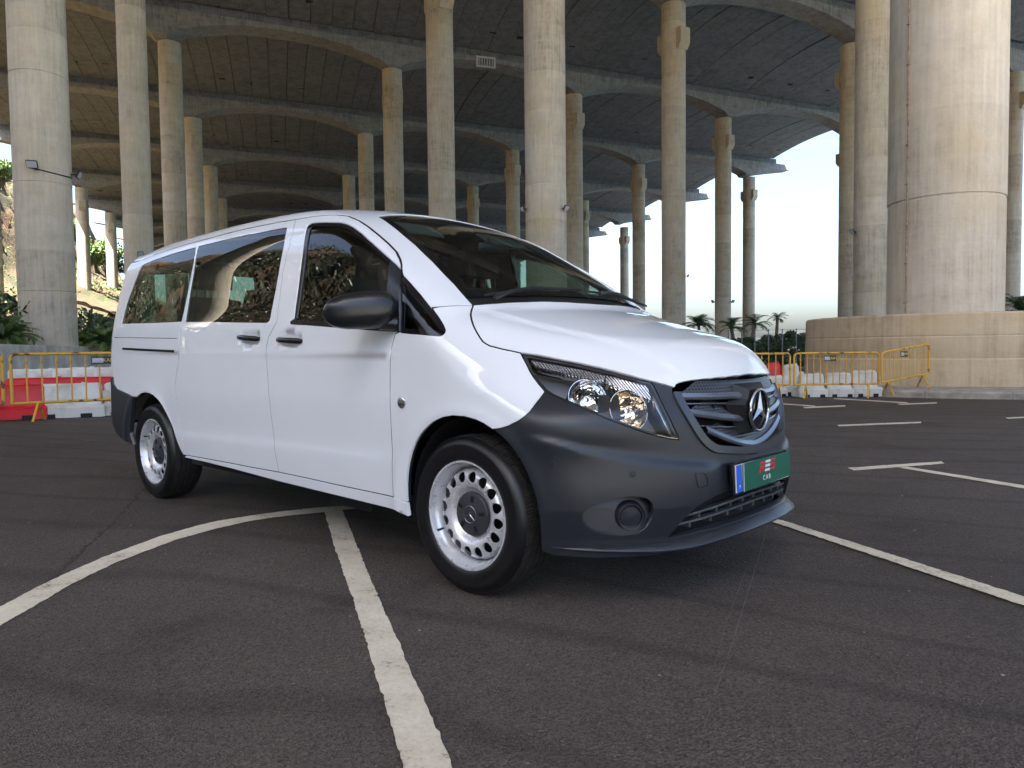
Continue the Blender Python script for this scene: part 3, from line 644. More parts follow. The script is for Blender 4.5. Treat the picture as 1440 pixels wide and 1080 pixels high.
# ---------------------------------------------------------------- water-filled plastic blocks
vary('plastic_red',(.62,.012,.02),.42,scale=3,amt=.25,bump=.12,bscale=14); vary('plastic_white',(.66,.64,.58),.5,scale=2.5,col2=(.42,.38,.30),lo=.3,hi=.55,bump=.12,bscale=14)
base('block_shadow',(.02,.02,.02),.9)
def block(loc,rz,L,h,mat,label,wb=.42,wt=.2,seed=0,lug=True):
    rg=np.random.default_rng(seed); root=empty('barrier_block',(loc[0],loc[1],0),rz=rz,label=label,cat='barrier block',group='plastic traffic blocks')
    hb=h*.36
    sec=[(wb/2,.012),(wb/2,hb*.86),(wb/2-.03,hb),(wt/2+.03,hb*1.08),(wt/2,hb*1.3),(wt/2-.015,h-.03),(wt/2-.045,h)]
    sec=sec+[(-a,b) for a,b in reversed(sec)]
    xs=[-L/2,-L/2+.025,-L/2+.06,-L*.25,0,L*.25,L/2-.06,L/2-.025,L/2]; V=[];F=[]; n=len(sec)
    for k,x in enumerate(xs):
        e=(.035,.012,0,0,0,0,0,.012,.035)[k]
        for (a,b) in sec:
            inset=.06 if b>hb*1.05 else 0
            xx=np.sign(x)*(abs(x)-inset*(abs(x)>L*.3))
            V.append((xx,a-np.sign(a)*e+rg.normal(0,.004),b-(e if b>h-.04 else 0)+rg.normal(0,.003)))
    for k in range(len(xs)-1):
        for q in range(n): F.append((k*n+q,k*n+(q+1)%n,k*n+n+(q+1)%n,k*n+n+q))
    F+= [tuple(reversed(range(n))),tuple((len(xs)-1)*n+q for q in range(n))]
    o=mk('shell',V,F,MT[mat],root); smooth_by_angle(o,35)
    MB().lathe([(.045,h-.01),(.045,h+.018),(.0,h+.018)],14,c=(L*.2,0,0)).build('filler_cap',MT[mat],root,smooth=40)
    for x in (-L*.25,L*.25): MB().box((x,-wb/2+.008,hb*.2),(L*.16,.03,hb*.34)).build('fork_slot',MT['block_shadow'],root)
    if lug: MB().box((L/2+.0,0,h*.62),(.09,wt*.6,h*.3),bev=.01).build('coupling_lug',MT[mat],root)
    return root
fdir=_f[:2]/np.linalg.norm(_f[:2]); rdir=np.array([fdir[1],-fdir[0]]); ral=math.atan2(rdir[1],rdir[0])
def blk(px,dp,L,h,mat,lab,rz=0,seed=0): 
    c=cpos(px,dp); return block(c,ral+rz,L,h,mat,lab,seed=seed)
blk(98,12.2,1.05,.56,'plastic_white','white plastic block behind the left yellow barrier, nearest the camera',.35,1)
blk(14,11.9,1.15,.56,'plastic_red','red plastic block at the left edge behind the yellow barrier',.35,2)
blk(188,12.6,1.0,.56,'plastic_white','white plastic block half hidden by the rear of the van',.35,3)
blk(60,13.2,1.25,.63,'plastic_red','red plastic block in the second row, behind the white one at left',.35,4)
blk(150,13.5,1.2,.63,'plastic_red','red plastic block in the second row beside the rear of the van',.35,5)
for k,(px,h) in enumerate([(30,.76),(62,.76),(92,.77),(120,.78),(150,.78)]):
    blk(px,14.6,.62 if k%2 else .55,h,'plastic_white',['white block in the back row, leftmost, in front of the low wall','white block in the back row, second from the left','white block in the back row, third from the left','white block in the back row under the KART sign','white block in the back row, rightmost, beside the van'][k],.3,6+k)
for k,px in enumerate((1140,1178,1214)):
    blk(px,15.1,.62,[.48,.49,.53][k],'plastic_white',['white plastic block behind the right-hand yellow barrier, leftmost','white plastic block behind the right-hand yellow barrier, middle one','white plastic block behind the right-hand yellow barrier, nearest the round base'][k],.02,20+k)
blk(1112,15.6,.42,.66,'plastic_white','taller white block left of the round base behind the yellow barriers',.0,24)
blk(1088,15.6,.55,.42,'plastic_white','white block just right of the nose of the van',.0,25)
bk=blk(1087,16.6,.42,.68,'plastic_red','red plastic block seen above the white ones right of the van nose',0,26)
# ---------------------------------------------------------------- floodlights on the columns
base('lamp_black',(.02,.02,.022),.45); base('lamp_glass',(.55,.57,.6),.15)
base('cable_black',(.015,.015,.015),.6)
def flood(px,py,colxy,lab,r=1.5,side=None,s=.8):
    c=np.array(colxy); d=_f+(px-720)/1043.51*_r-(py-540)/1043.51*_u
    to=CAM[:2]-c; to/=np.linalg.norm(to); rr=np.array([-to[1],to[0]])   # to camera / to the left? 
    # bearing offset of the lamp on the shaft
    dist=np.linalg.norm(c-CAM[:2]); dh=d[:2]/np.linalg.norm(d[:2]); rel=c-CAM[:2]; off=dh[0]*rel[1]-dh[1]*rel[0]
    off=max(-.97*r,min(.97*r,off)); nrm=np.array([dh[1],-dh[0]])*off
    q=math.sqrt(max(0,r*r-off*off)); p=c+nrm-dh*q; z=CAM[2]+d[2]/np.linalg.norm(d[:2])*(np.linalg.norm(p-CAM[:2]))
    out=(p-c)/np.linalg.norm(p-c); a=math.atan2(out[1],out[0])
    root=empty('floodlight',(p[0],p[1],z),rz=a,label=lab,cat='lamp',group='floodlights on the columns')
    ct,st=math.cos(.5),math.sin(.5); M=np.array([[ct,0,st],[0,1,0],[-st,0,ct]])
    h=MB().box((.42*s,0,0),(.14*s,.62*s,.46*s),M=M,bev=.03).build('housing',MT['lamp_black'],root)
    MB().box(tuple(np.array([.42*s,0,0])+M@np.array([.075*s,0,0])),(.02,.54*s,.38*s),M=M).build('lens',MT['lamp_glass'],h)
    MB().tube([(-.05,0,0),(.2*s,0,.0),(.36*s,0,0)],.05*s,6).build('bracket',MT['lamp_black'],root)
    return root
nm=named
flood(48,233,nm[(-2,-1)],'floodlight on the front of the thick left column',r=1.245)
flood(106,246,nm[(-2,-1)],'floodlight sticking out from the right side of the thick left column',r=1.245)
flood(741,294,nm[(-2,0)],'floodlight on the left side of the broad centre column'); flood(791,293,nm[(-2,0)],'floodlight on the right side of the broad centre column')
flood(197,357,nm[(-1,-1)],'floodlight on the second left column just above the van tail',r=1.2); flood(1204,326,nm[(-2,1)],'floodlight on the shaded column left of the huge one',r=1.3)
flood(967,388,nm[(-1,1)],'floodlight low on the tall dark column beside the sky'); flood(1006,424,nm[(0,2)],'floodlight low on the left of the column against the sky',s=1.3)
flood(1027,424,nm[(0,2)],'floodlight low on the right of the column against the sky',s=1.3)

ca_=[]; c_=np.array(nm[(-2,-1)]); b0=math.atan2(CAM[1]-c_[1],CAM[0]-c_[0])
for k,t in enumerate(np.linspace(-.42,1.30,14)): ca_.append((c_[0]+1.272*math.cos(b0+t),c_[1]+1.272*math.sin(b0+t),9.93-.012*k-.10*math.sin(math.pi*k/13)))
tag(MB().tube(ca_,.028,6).build('lamp_cable',MT['cable_black'],smooth=50),'thin black cable linking the two floodlights on the thick left column',cat='cable')
# ---- the van's outer skin as one smooth implicit function, F(x,y,z)=0 (front axle at x=0, +x forward, right side y<0)
class Spl:
    """C2 cubic spline through a table, linear outside it"""
    def __init__(s,xs,ys):
        x=np.array(xs,float); y=np.array(ys,float); n=len(x); h=np.diff(x)
        A=np.eye(n); b=np.zeros(n)
        for i in range(1,n-1):
            A[i,i-1]=h[i-1]; A[i,i]=2*(h[i-1]+h[i]); A[i,i+1]=h[i]
            b[i]=6*((y[i+1]-y[i])/h[i]-(y[i]-y[i-1])/h[i-1])
        s.x,s.y,s.h,s.M=x,y,h,np.linalg.solve(A,b)
    def __call__(s,v):
        v=np.asarray(v,float); c=np.clip(v,s.x[0],s.x[-1])
        i=np.clip(np.searchsorted(s.x,c)-1,0,len(s.h)-1)
        h=s.h[i]; a=s.x[i+1]-c; b=c-s.x[i]; M0=s.M[i]; M1=s.M[i+1]
        r=M0*a**3/(6*h)+M1*b**3/(6*h)+(s.y[i]/h-M0*h/6)*a+(s.y[i+1]/h-M1*h/6)*b
        d0=(s.y[1]-s.y[0])/s.h[0]-s.h[0]*(2*s.M[0]+s.M[1])/6
        d1=(s.y[-1]-s.y[-2])/s.h[-1]+s.h[-1]*(s.M[-2]+2*s.M[-1])/6
        return r+np.where(v<s.x[0],(v-s.x[0])*d0,0)+np.where(v>s.x[-1],(v-s.x[-1])*d1,0)
def smax(a,b,k):
    h=np.clip(.5+.5*(a-b)/k,0,1); return b*(1-h)+a*h+k*h*(1-h)
def smin(a,b,k): return -smax(-a,-b,k)
WZ=Spl([0.15, 0.3, 0.5, 0.75, 0.92, 1.0, 1.08, 1.18, 1.32, 1.5, 1.7, 1.85, 2.0],[0.9279, 0.9485, 0.9612, 0.9609, 0.9562, 0.9538, 0.9467, 0.9338, 0.9047, 0.866, 0.8177, 0.7621, 0.712])
KT=Spl([0.2, 0.5, 0.7, 0.8, 0.9, 1.0, 1.1, 1.3],[0.1, 0.1, 0.115, 0.17, 0.3, 0.46, 0.52, 0.5])
X0=Spl([0.1, 0.25, 0.35, 0.5, 0.63, 0.775, 0.88, 0.95, 1.02],[0.8504, 0.8596, 0.8621, 0.8639, 0.8535, 0.8433, 0.8471, 0.839, 0.8059])
FA=Spl([.1,.5,.63,.775,.88,1.0],[.565,.565,.56,.53,.72,.80])
FN=Spl([.1,.5,.63,.775,.88,1.0],[2.8,2.8,2.75,2.5,2.2,2.1])
ZC=Spl([-0.5, -0.2, 0.0, 0.3, 0.5, 0.65, 0.75, 0.82, 0.87, 0.95],[1.3194, 1.2767, 1.2283, 1.1502, 1.0961, 1.0543, 1.0217, 0.9727, 0.9182, 0.8103])
KH=Spl([-0.5, 0.0, 0.3, 0.6, 0.8, 1.0],[0.0853, 0.1052, 0.1539, 0.1627, 0.1244, 0.1267])
ZR=Spl([-4.2, -4.0, -3.8, -3.5, -3.0, -2.4, -1.8, -1.4, -1.0, -0.7, -0.3],[1.7424, 1.8478, 1.863, 1.8839, 1.9021, 1.9087, 1.9017, 1.8774, 1.8235, 1.7915, 1.7426])
XR=Spl([0.2, 0.3, 0.5, 0.8, 1.1, 1.3, 1.6, 1.75, 1.9],[-3.9415, -3.9728, -4.011, -4.0215, -4.0439, -4.0562, -4.0161, -3.9674, -3.8859])
KS=Spl([-4,-1.5,-.9,-.3,0,.3,.9],[.10,.10,.10,.11,.20,.22,.2])
def halfw(x,z):
    t=np.maximum(x+.15,0); b=np.maximum(-2.7-x,0)
    return WZ(z)-KT(z)*t**2-.016*b**2
def ztop(x,y):
    y2=y*y
    zh=ZC(x)-KH(x)*y2
    s=.02-.28*y2-x
    zw=1.24+.65*s-.085*s*np.abs(s)-.02*y2
    zr=ZR(x)-.085*y2-.07*y2*y2
    return smin(smax(zh,zw,.012),zr,.10)
def F(P):
    x,y,z=P[...,0],P[...,1],P[...,2]; ya=np.sqrt(y*y+1e-8)
    side=ya-halfw(x,z)
    top=(z-ztop(x,y))*.88
    fr=x-(X0(z)-FA(z)*np.power(np.minimum(ya,1.1),FN(z)))
    fr=fr/np.sqrt(1+1.2*ya**3)
    re=XR(z)+.07*ya**3-x
    q=smax(side,top,KS(x))
    q=smax(q,fr,np.where(z>.85,.06+.5*np.clip(z-.85,0,.1),.06)+.04)
    return smax(q,re,.10)
def gradF(P,e=1e-3):
    g=np.stack([F(P+np.eye(3)[i]*e)-F(P-np.eye(3)[i]*e) for i in range(3)],-1)
    return g/np.maximum(np.linalg.norm(g,axis=-1,keepdims=True),1e-9)
def hit(O,Dv,t0,t1,n=260):
    """first crossing into F<0 along O+t*D, t in [t0,t1]; nan if none"""
    O=np.atleast_2d(np.asarray(O,float)); Dv=np.atleast_2d(np.asarray(Dv,float)); O,Dv=np.broadcast_arrays(O,Dv)
    N=len(O); t=np.full(N,np.nan); ts=np.linspace(t0,t1,n); prev=F(O+ts[0]*Dv); lo=np.full(N,np.nan)
    for k in range(1,n):
        cur=F(O+ts[k]*Dv); m=(prev>0)&(cur<=0)&np.isnan(lo); lo[m]=ts[k-1]; prev=cur
    hi=lo+(ts[1]-ts[0])
    for _ in range(20):
        mid=(lo+hi)/2; P=O+np.nan_to_num(mid)[:,None]*Dv; v=F(P)>0; lo=np.where(v,mid,lo); hi=np.where(v,hi,mid)
    return O+((lo+hi)/2)[:,None]*Dv
# ---------------------------------------------------------------- panel outlines of the van, metres on its right side
OL={
 'door_rear':[[-1.492,-0.772,1.774],[-1.457,-0.814,1.707],[-1.46,-0.846,1.596],[-1.48,-0.872,1.473],[-1.469,-0.902,1.333],[-1.453,-0.931,1.195],[-1.526,-0.943,1.111],[-1.536,-0.95,1.045],[-1.524,-0.956,0.935],[-1.51,-0.959,0.818],[-1.491,-0.962,0.697],[-1.468,-0.962,0.554],[-1.448,-0.96,0.45],[-1.425,-0.955,0.377]],
 'door_bottom':[[-1.425,-0.955,0.377],[-1.161,-0.955,0.375],[-0.903,-0.955,0.371],[-0.668,-0.955,0.369],[-0.428,-0.955,0.367]],
 'door_front':[[-0.428,-0.955,0.367],[-0.43,-0.962,0.527],[-0.436,-0.962,0.669],[-0.442,-0.959,0.817],[-0.441,-0.955,0.984],[-0.432,-0.95,1.048],[-0.413,-0.944,1.109],[-0.379,-0.943,1.117]],
 'sail_right':[[-0.379,-0.943,1.117],[-0.39,-0.93,1.201],[-0.417,-0.904,1.299],[-0.485,-0.844,1.408]],
 'door_top':[[-0.485,-0.843,1.409],[-0.511,-0.821,1.437],[-0.546,-0.797,1.466],[-0.605,-0.77,1.509],[-0.688,-0.752,1.56],[-0.772,-0.742,1.609],[-0.874,-0.73,1.665],[-0.967,-0.718,1.708],[-1.072,-0.709,1.746],[-1.161,-0.73,1.762],[-1.234,-0.748,1.767],[-1.318,-0.759,1.772],[-1.41,-0.766,1.774],[-1.492,-0.772,1.774]],
 'slide_bottom':[[-2.577,-0.955,0.369],[-2.294,-0.955,0.372],[-2.015,-0.955,0.374],[-1.758,-0.955,0.374],[-1.425,-0.955,0.377]],
 'slide_rear':[[-2.577,-0.955,0.369],[-2.617,-0.961,0.497],[-2.649,-0.963,0.598],[-2.691,-0.961,0.737],[-2.706,-0.959,0.825],[-2.684,-0.957,0.9],[-2.65,-0.955,0.98],[-2.646,-0.949,1.054],[-2.661,-0.941,1.133],[-2.663,-0.928,1.212],[-2.655,-0.91,1.296],[-2.652,-0.884,1.413],[-2.645,-0.855,1.554],[-2.643,-0.829,1.663],[-2.642,-0.803,1.74]],
 'seam':[[-1.492,-0.772,1.774],[-1.692,-0.773,1.782],[-1.886,-0.773,1.786],[-2.109,-0.774,1.789],[-2.326,-0.776,1.787],[-2.51,-0.779,1.783],[-2.837,-0.782,1.777],[-3.119,-0.783,1.768],[-3.428,-0.783,1.755],[-3.664,-0.783,1.734]],
 'win_rear':[[-3.748,-0.9,1.262],[-3.744,-0.879,1.356],[-3.702,-0.857,1.466],[-3.643,-0.837,1.571],[-3.594,-0.819,1.652],[-3.574,-0.811,1.682],[-3.529,-0.808,1.694],[-3.348,-0.808,1.709],[-3.026,-0.807,1.725],[-2.766,-0.806,1.732],[-2.666,-0.806,1.734],[-2.647,-0.837,1.634],[-2.65,-0.874,1.46],[-2.627,-0.922,1.241],[-3.108,-0.918,1.247]],
 'win_slide':[[-2.643,-0.804,1.737],[-2.268,-0.803,1.74],[-1.969,-0.803,1.74],[-1.941,-0.805,1.736],[-1.772,-0.804,1.735],[-1.597,-0.804,1.732],[-1.554,-0.804,1.73],[-1.534,-0.808,1.723],[-1.528,-0.816,1.704],[-1.517,-0.839,1.624],[-1.522,-0.862,1.52],[-1.524,-0.893,1.373],[-1.529,-0.927,1.22],[-1.536,-0.93,1.204],[-1.558,-0.931,1.197],[-1.69,-0.93,1.202],[-1.844,-0.929,1.208],[-2.205,-0.926,1.224],[-2.602,-0.923,1.238],[-2.614,-0.893,1.372],[-2.619,-0.854,1.56]],
 'trim_out':[[-1.319,-0.934,1.181],[-1.319,-0.931,1.196],[-1.282,-0.929,1.207],[-1.286,-0.92,1.252],[-1.302,-0.875,1.458],[-1.309,-0.849,1.581],[-1.321,-0.825,1.676],[-1.328,-0.813,1.703],[-1.326,-0.804,1.719],[-1.298,-0.797,1.727],[-1.238,-0.795,1.724],[-1.169,-0.792,1.717],[-1.054,-0.78,1.704],[-1.002,-0.779,1.69],[-0.943,-0.786,1.667],[-0.859,-0.798,1.626],[-0.727,-0.818,1.551],[-0.575,-0.835,1.463],[-0.483,-0.849,1.404],[-0.42,-0.902,1.304],[-0.388,-0.932,1.189],[-0.378,-0.943,1.117],[-0.478,-0.942,1.123],[-0.577,-0.941,1.129],[-0.788,-0.939,1.144],[-0.97,-0.937,1.158],[-1.14,-0.935,1.17]],
 'glass_front':[[-1.261,-0.93,1.201],[-1.263,-0.915,1.272],[-1.275,-0.875,1.456],[-1.285,-0.85,1.578],[-1.294,-0.825,1.673],[-1.299,-0.815,1.697],[-1.286,-0.809,1.708],[-1.245,-0.807,1.707],[-1.15,-0.804,1.698],[-1.031,-0.796,1.683],[-0.983,-0.797,1.669],[-0.893,-0.806,1.632],[-0.801,-0.818,1.585],[-0.713,-0.83,1.535],[-0.639,-0.839,1.492],[-0.57,-0.849,1.449],[-0.522,-0.893,1.359],[-0.507,-0.915,1.273],[-0.488,-0.938,1.155],[-0.685,-0.936,1.166],[-0.976,-0.933,1.186]],
 'sail':[[-0.566,-0.843,1.452],[-0.528,-0.846,1.43],[-0.483,-0.853,1.4],[-0.423,-0.902,1.304],[-0.392,-0.932,1.189],[-0.383,-0.942,1.121],[-0.478,-0.941,1.126],[-0.484,-0.936,1.163],[-0.502,-0.915,1.272],[-0.516,-0.893,1.359]],
 'win_quarter':[[-0.458,-0.859,1.381],[-0.39,-0.868,1.334],[-0.323,-0.876,1.286],[-0.228,-0.886,1.215],[-0.189,-0.891,1.182],[-0.159,-0.897,1.156],[-0.134,-0.905,1.135],[-0.116,-0.912,1.116],[-0.113,-0.918,1.105],[-0.118,-0.923,1.098],[-0.129,-0.929,1.093],[-0.185,-0.938,1.097],[-0.248,-0.944,1.103],[-0.319,-0.944,1.108],[-0.377,-0.943,1.113],[-0.39,-0.927,1.22],[-0.421,-0.895,1.317]],
 'ap_seam':[[-0.232,-0.884,1.22],[-0.204,-0.858,1.223],[-0.175,-0.822,1.226],[-0.151,-0.781,1.228],[-0.127,-0.731,1.228]],
 'hood_gap':[[-0.127,-0.731,1.228],[-0.114,-0.753,1.213],[-0.087,-0.787,1.19],[-0.049,-0.82,1.163],[-0.015,-0.842,1.134],[0.02,-0.855,1.102],[0.041,-0.86,1.082],[0.06,-0.862,1.065],[0.076,-0.86,1.056],[0.094,-0.856,1.047],[0.149,-0.833,1.032],[0.19,-0.814,1.023],[0.217,-0.801,1.016]],
 'light_out':[[0.22,-0.8,1.016],[0.234,-0.805,0.996],[0.256,-0.81,0.97],[0.276,-0.814,0.945],[0.296,-0.818,0.924],[0.33,-0.823,0.894],[0.366,-0.828,0.867]],
 'bump_fend':[[0.366,-0.828,0.867],[0.365,-0.857,0.842],[0.36,-0.882,0.818],[0.353,-0.904,0.792],[0.338,-0.918,0.772],[0.314,-0.929,0.754],[0.287,-0.936,0.741],[0.272,-0.939,0.733],[0.234,-0.944,0.722],[0.197,-0.947,0.716]],
 'arch_front':[[0.197,-0.947,0.716],[0.153,-0.95,0.736],[0.111,-0.952,0.749],[0.046,-0.955,0.759],[-0.022,-0.958,0.759],[-0.081,-0.96,0.749],[-0.142,-0.961,0.727],[-0.19,-0.962,0.697],[-0.233,-0.963,0.661],[-0.267,-0.963,0.622],[-0.295,-0.963,0.578],[-0.315,-0.962,0.532],[-0.327,-0.961,0.487],[-0.337,-0.959,0.432],[-0.341,-0.956,0.378],[-0.34,-0.954,0.352]],
 'sill_top_f':[[-0.428,-0.955,0.367],[-0.34,-0.954,0.352]],
 'sill_bot':[[-0.337,-0.947,0.287],[-0.424,-0.949,0.307],[-0.734,-0.95,0.313],[-1.039,-0.95,0.318],[-1.432,-0.951,0.325],[-1.934,-0.953,0.341],[-2.299,-0.953,0.349],[-2.602,-0.954,0.353]],
 'light_bot':[[0.366,-0.828,0.867],[0.4,-0.825,0.85],[0.435,-0.817,0.836],[0.481,-0.803,0.818],[0.524,-0.787,0.8],[0.568,-0.764,0.781],[0.603,-0.739,0.762],[0.638,-0.704,0.743],[0.67,-0.665,0.723],[0.7,-0.623,0.705],[0.728,-0.577,0.689],[0.749,-0.537,0.678],[0.767,-0.501,0.672]],
 'light_in':[[0.767,-0.501,0.672],[0.766,-0.501,0.683],[0.751,-0.52,0.734],[0.729,-0.531,0.786],[0.708,-0.53,0.823],[0.686,-0.527,0.857],[0.671,-0.525,0.882],[0.659,-0.529,0.896]],
 'light_top':[[0.659,-0.529,0.896],[0.628,-0.556,0.906],[0.588,-0.586,0.921],[0.546,-0.613,0.935],[0.482,-0.653,0.954],[0.416,-0.693,0.971],[0.349,-0.732,0.986],[0.28,-0.77,1.001],[0.22,-0.8,1.016]],
 'hood_light':[[0.214,-0.798,1.022],[0.277,-0.767,1.007],[0.347,-0.729,0.991],[0.414,-0.69,0.976],[0.48,-0.65,0.959],[0.544,-0.61,0.941],[0.586,-0.582,0.926],[0.626,-0.553,0.912],[0.657,-0.526,0.901],[0.683,-0.501,0.891],[0.723,-0.452,0.877]],
 'hood_lip':[[0.725,-0.453,0.871],[0.725,-0.447,0.88],[0.727,-0.438,0.886],[0.731,-0.428,0.889],[0.751,-0.388,0.894],[0.769,-0.345,0.897],[0.794,-0.274,0.902],[0.814,-0.19,0.904],[0.826,-0.087,0.905],[0.829,0.045,0.905],[0.798,0.262,0.901]],
 'grille_out':[[0.719,-0.464,0.872],[0.723,-0.471,0.855],[0.731,-0.475,0.837],[0.744,-0.475,0.814],[0.757,-0.472,0.79],[0.775,-0.457,0.749],[0.789,-0.435,0.708],[0.798,-0.417,0.68],[0.806,-0.398,0.657],[0.814,-0.379,0.638],[0.823,-0.352,0.62],[0.829,-0.332,0.611],[0.836,-0.299,0.603],[0.853,-0.183,0.589],[0.86,-0.02,0.57]],
 'bump_bot':[[0.4,-0.897,0.249],[0.447,-0.876,0.24],[0.497,-0.849,0.237],[0.56,-0.801,0.234],[0.615,-0.745,0.233],[0.671,-0.679,0.231],[0.729,-0.595,0.232],[0.787,-0.484,0.246],[0.844,-0.282,0.264],[0.86,0.017,0.27],[0.821,0.395,0.319]],
 'arch_front_b':[[0.197,-0.947,0.716],[0.245,-0.945,0.689],[0.288,-0.94,0.653],[0.321,-0.931,0.609],[0.349,-0.923,0.56],[0.373,-0.917,0.508],[0.388,-0.912,0.456],[0.396,-0.908,0.403],[0.4,-0.904,0.349],[0.399,-0.901,0.294],[0.4,-0.897,0.249]],
 'lower_open':[[0.754,-0.557,0.296],[0.771,-0.526,0.335],[0.784,-0.499,0.364],[0.796,-0.47,0.388],[0.808,-0.44,0.408],[0.819,-0.407,0.424],[0.836,-0.346,0.437],[0.849,-0.276,0.443]],
 'lower_open_b':[[0.754,-0.557,0.296],[0.788,-0.485,0.297],[0.821,-0.394,0.302],[0.841,-0.307,0.306],[0.854,-0.217,0.306],[0.861,0.016,0.315],[0.837,0.336,0.362]],
 'fog':[[0.541,-0.823,0.405],[0.552,-0.814,0.423],[0.583,-0.784,0.442],[0.608,-0.757,0.457],[0.632,-0.731,0.465],[0.67,-0.686,0.468],[0.702,-0.644,0.459],[0.715,-0.625,0.439],[0.718,-0.62,0.41],[0.715,-0.625,0.378],[0.703,-0.641,0.346],[0.683,-0.668,0.323],[0.641,-0.72,0.319],[0.602,-0.763,0.328],[0.572,-0.794,0.341],[0.55,-0.815,0.362],[0.541,-0.823,0.384]],
 'tow':[[0.801,-0.449,0.541],[0.811,-0.422,0.54],[0.816,-0.408,0.536],[0.821,-0.395,0.514],[0.823,-0.394,0.491],[0.819,-0.407,0.485],[0.81,-0.435,0.483],[0.807,-0.442,0.489],[0.803,-0.449,0.519]],
 'ws_left':[[-0.135,-0.728,1.234],[-0.279,-0.698,1.333],[-0.462,-0.664,1.453],[-0.625,-0.635,1.554],[-0.791,-0.611,1.649],[-0.944,-0.583,1.726],[-1.018,-0.567,1.757]],
 'ws_bot':[[-0.135,-0.728,1.234],[-0.092,-0.61,1.238],[-0.05,-0.464,1.242],[-0.014,-0.299,1.244],[0.012,-0.11,1.243],[0.022,0.119,1.236],[0.015,0.26,1.23]],
 'arch_rear':[[-3.395,-0.954,0.721],[-3.345,-0.955,0.72],[-3.303,-0.955,0.738],[-3.248,-0.956,0.753],[-3.193,-0.957,0.758],[-3.119,-0.958,0.756],[-3.046,-0.959,0.743],[-2.976,-0.96,0.718],[-2.909,-0.962,0.68],[-2.844,-0.962,0.623],[-2.784,-0.962,0.559],[-2.736,-0.961,0.498],[-2.691,-0.959,0.439],[-2.655,-0.957,0.394],[-2.617,-0.955,0.366],[-2.579,-0.954,0.36]],
 'rbump_top':[[-3.851,-0.937,0.857],[-3.827,-0.939,0.798],[-3.764,-0.942,0.767],[-3.61,-0.948,0.745],[-3.451,-0.953,0.724],[-3.395,-0.954,0.721]],
 'rbump_arch':[[-3.395,-0.954,0.721],[-3.442,-0.954,0.631],[-3.481,-0.952,0.541],[-3.513,-0.949,0.444],[-3.463,-0.945,0.364]],
 'rbump_bot':[[-3.463,-0.945,0.364],[-3.588,-0.943,0.38],[-3.72,-0.94,0.397],[-3.82,-0.939,0.433],[-3.842,-0.94,0.476]],
}
OL={k:np.array(v) for k,v in OL.items()}
# small reliefs pressed into the skin
def bump_terms(P):
    x,y,z=P[...,0],np.abs(P[...,1]),P[...,2]; g=0*x
    side=np.clip((y-.85)/.06,0,1)
    for cx,cz in ((-1.73,1.113),(-1.30,1.093)):          # door-handle cups
        r2=((x-cx+.01)/.125)**2+((z-cz)/.052)**2; g=g+side*.022*np.clip(1-r2,0,1)**.8*(r2<1)
    for cx in (0.,-3.2):                                # flared wheel-arch lips
        r=np.sqrt((x-cx)**2+(z-.36)**2); g=g-side*.007*np.exp(-((r-.415)/.035)**2)*(z>.3)
    # lower door crease and shoulder line
    inm=np.clip((x+3.3)/.3,0,1)*np.clip((-.25-x)/.25,0,1)*side
    g=g+inm*.006*(1/(1+np.exp(-(z-.56-.02*x)/.012)))*np.clip((.80-z)/.2,0,1)
    sh=1.005-.012*x
    g=g-side*.006*np.exp(-np.maximum(z-sh,0)/.05)*np.exp(-np.maximum(sh-z,0)/.006)*np.clip((-.3-x)/.2,0,1)*np.clip((x+3.8)/.3,0,1)
    # bonnet: raised centre between two creases
    yl=.70-.30*np.clip(x/.75,0,1)**1.1
    g=g-np.where((x>-.12)&(z>.86),.011/(1+np.exp((y-yl)/.006))*np.clip((x+.12)/.1,0,1)*np.clip((.78-x)/.15,0,1),0)
    # bumper: shelf below the lamps, projecting lip at the bottom
    fr=np.clip((x-.33)/.12,0,1)
    zs=np.interp(y,[0,.3,.44,.58,.68,.75,.82,.87,.92],[.555,.56,.571,.593,.614,.631,.651,.673,.696])
    g=g-fr*.016/(1+np.exp((z-zs)/.007))*np.clip((z-.30)/.12,0,1)*np.clip((y-.28)/.12,0,1)
    return g
_F0=F
def F(P): return _F0(P)+bump_terms(P)
# ---------------------------------------------------------------- surface patches
def to2(kind,P):
    P=np.atleast_2d(P); x,y,z=P[:,0],P[:,1],P[:,2]
    if kind=='S': return np.stack([x,z],-1)
    if kind=='X': return np.stack([x,.85*np.arctan2(z-.9,-y)],-1)
    if kind=='H': return np.stack([x,.85*np.arctan2(z-.3,-y)],-1)
    if kind=='T': return np.stack([.9*np.arctan2(-y,x+.3),z],-1)
    if kind=='V': return np.stack([x,y],-1)
    if kind=='B': return np.stack([y,z],-1)
def to3(kind,q):
    a,b=q[:,0],q[:,1]; o=0*a
    if kind=='S': return hit(np.stack([a,o-1.35,b],-1),np.array([0,1.,0]),0,1.2,32)
    if kind in 'XH':
        zc=.9 if kind=='X' else .3; ph=b/.85; D=np.stack([o,-np.cos(ph),np.sin(ph)],-1); return hit(np.stack([a,o,o+zc],-1)+1.75*D,-D,0,1.73,50)
    if kind=='T':
        th=a/.9; D=np.stack([np.cos(th),-np.sin(th),o],-1); return hit(np.stack([o-.3,o,b],-1)+1.7*D,-D,0,1.6,50)
    if kind=='V': return hit(np.stack([a,b,o+2.1],-1),np.array([0,0,-1.]),0,1.6,60)
    if kind=='B': return hit(np.stack([o-4.5,a,b],-1),np.array([1.,0,0]),0,2.,60)
def dense(poly,step):
    out=[]
    n=len(poly)
    for i in range(n):
        a,b=poly[i],poly[(i+1)%n]; d=np.linalg.norm(b-a); m=max(1,int(round(d/step)))
        out+= [a+(b-a)*k/m for k in range(m)]
    return np.array(out)
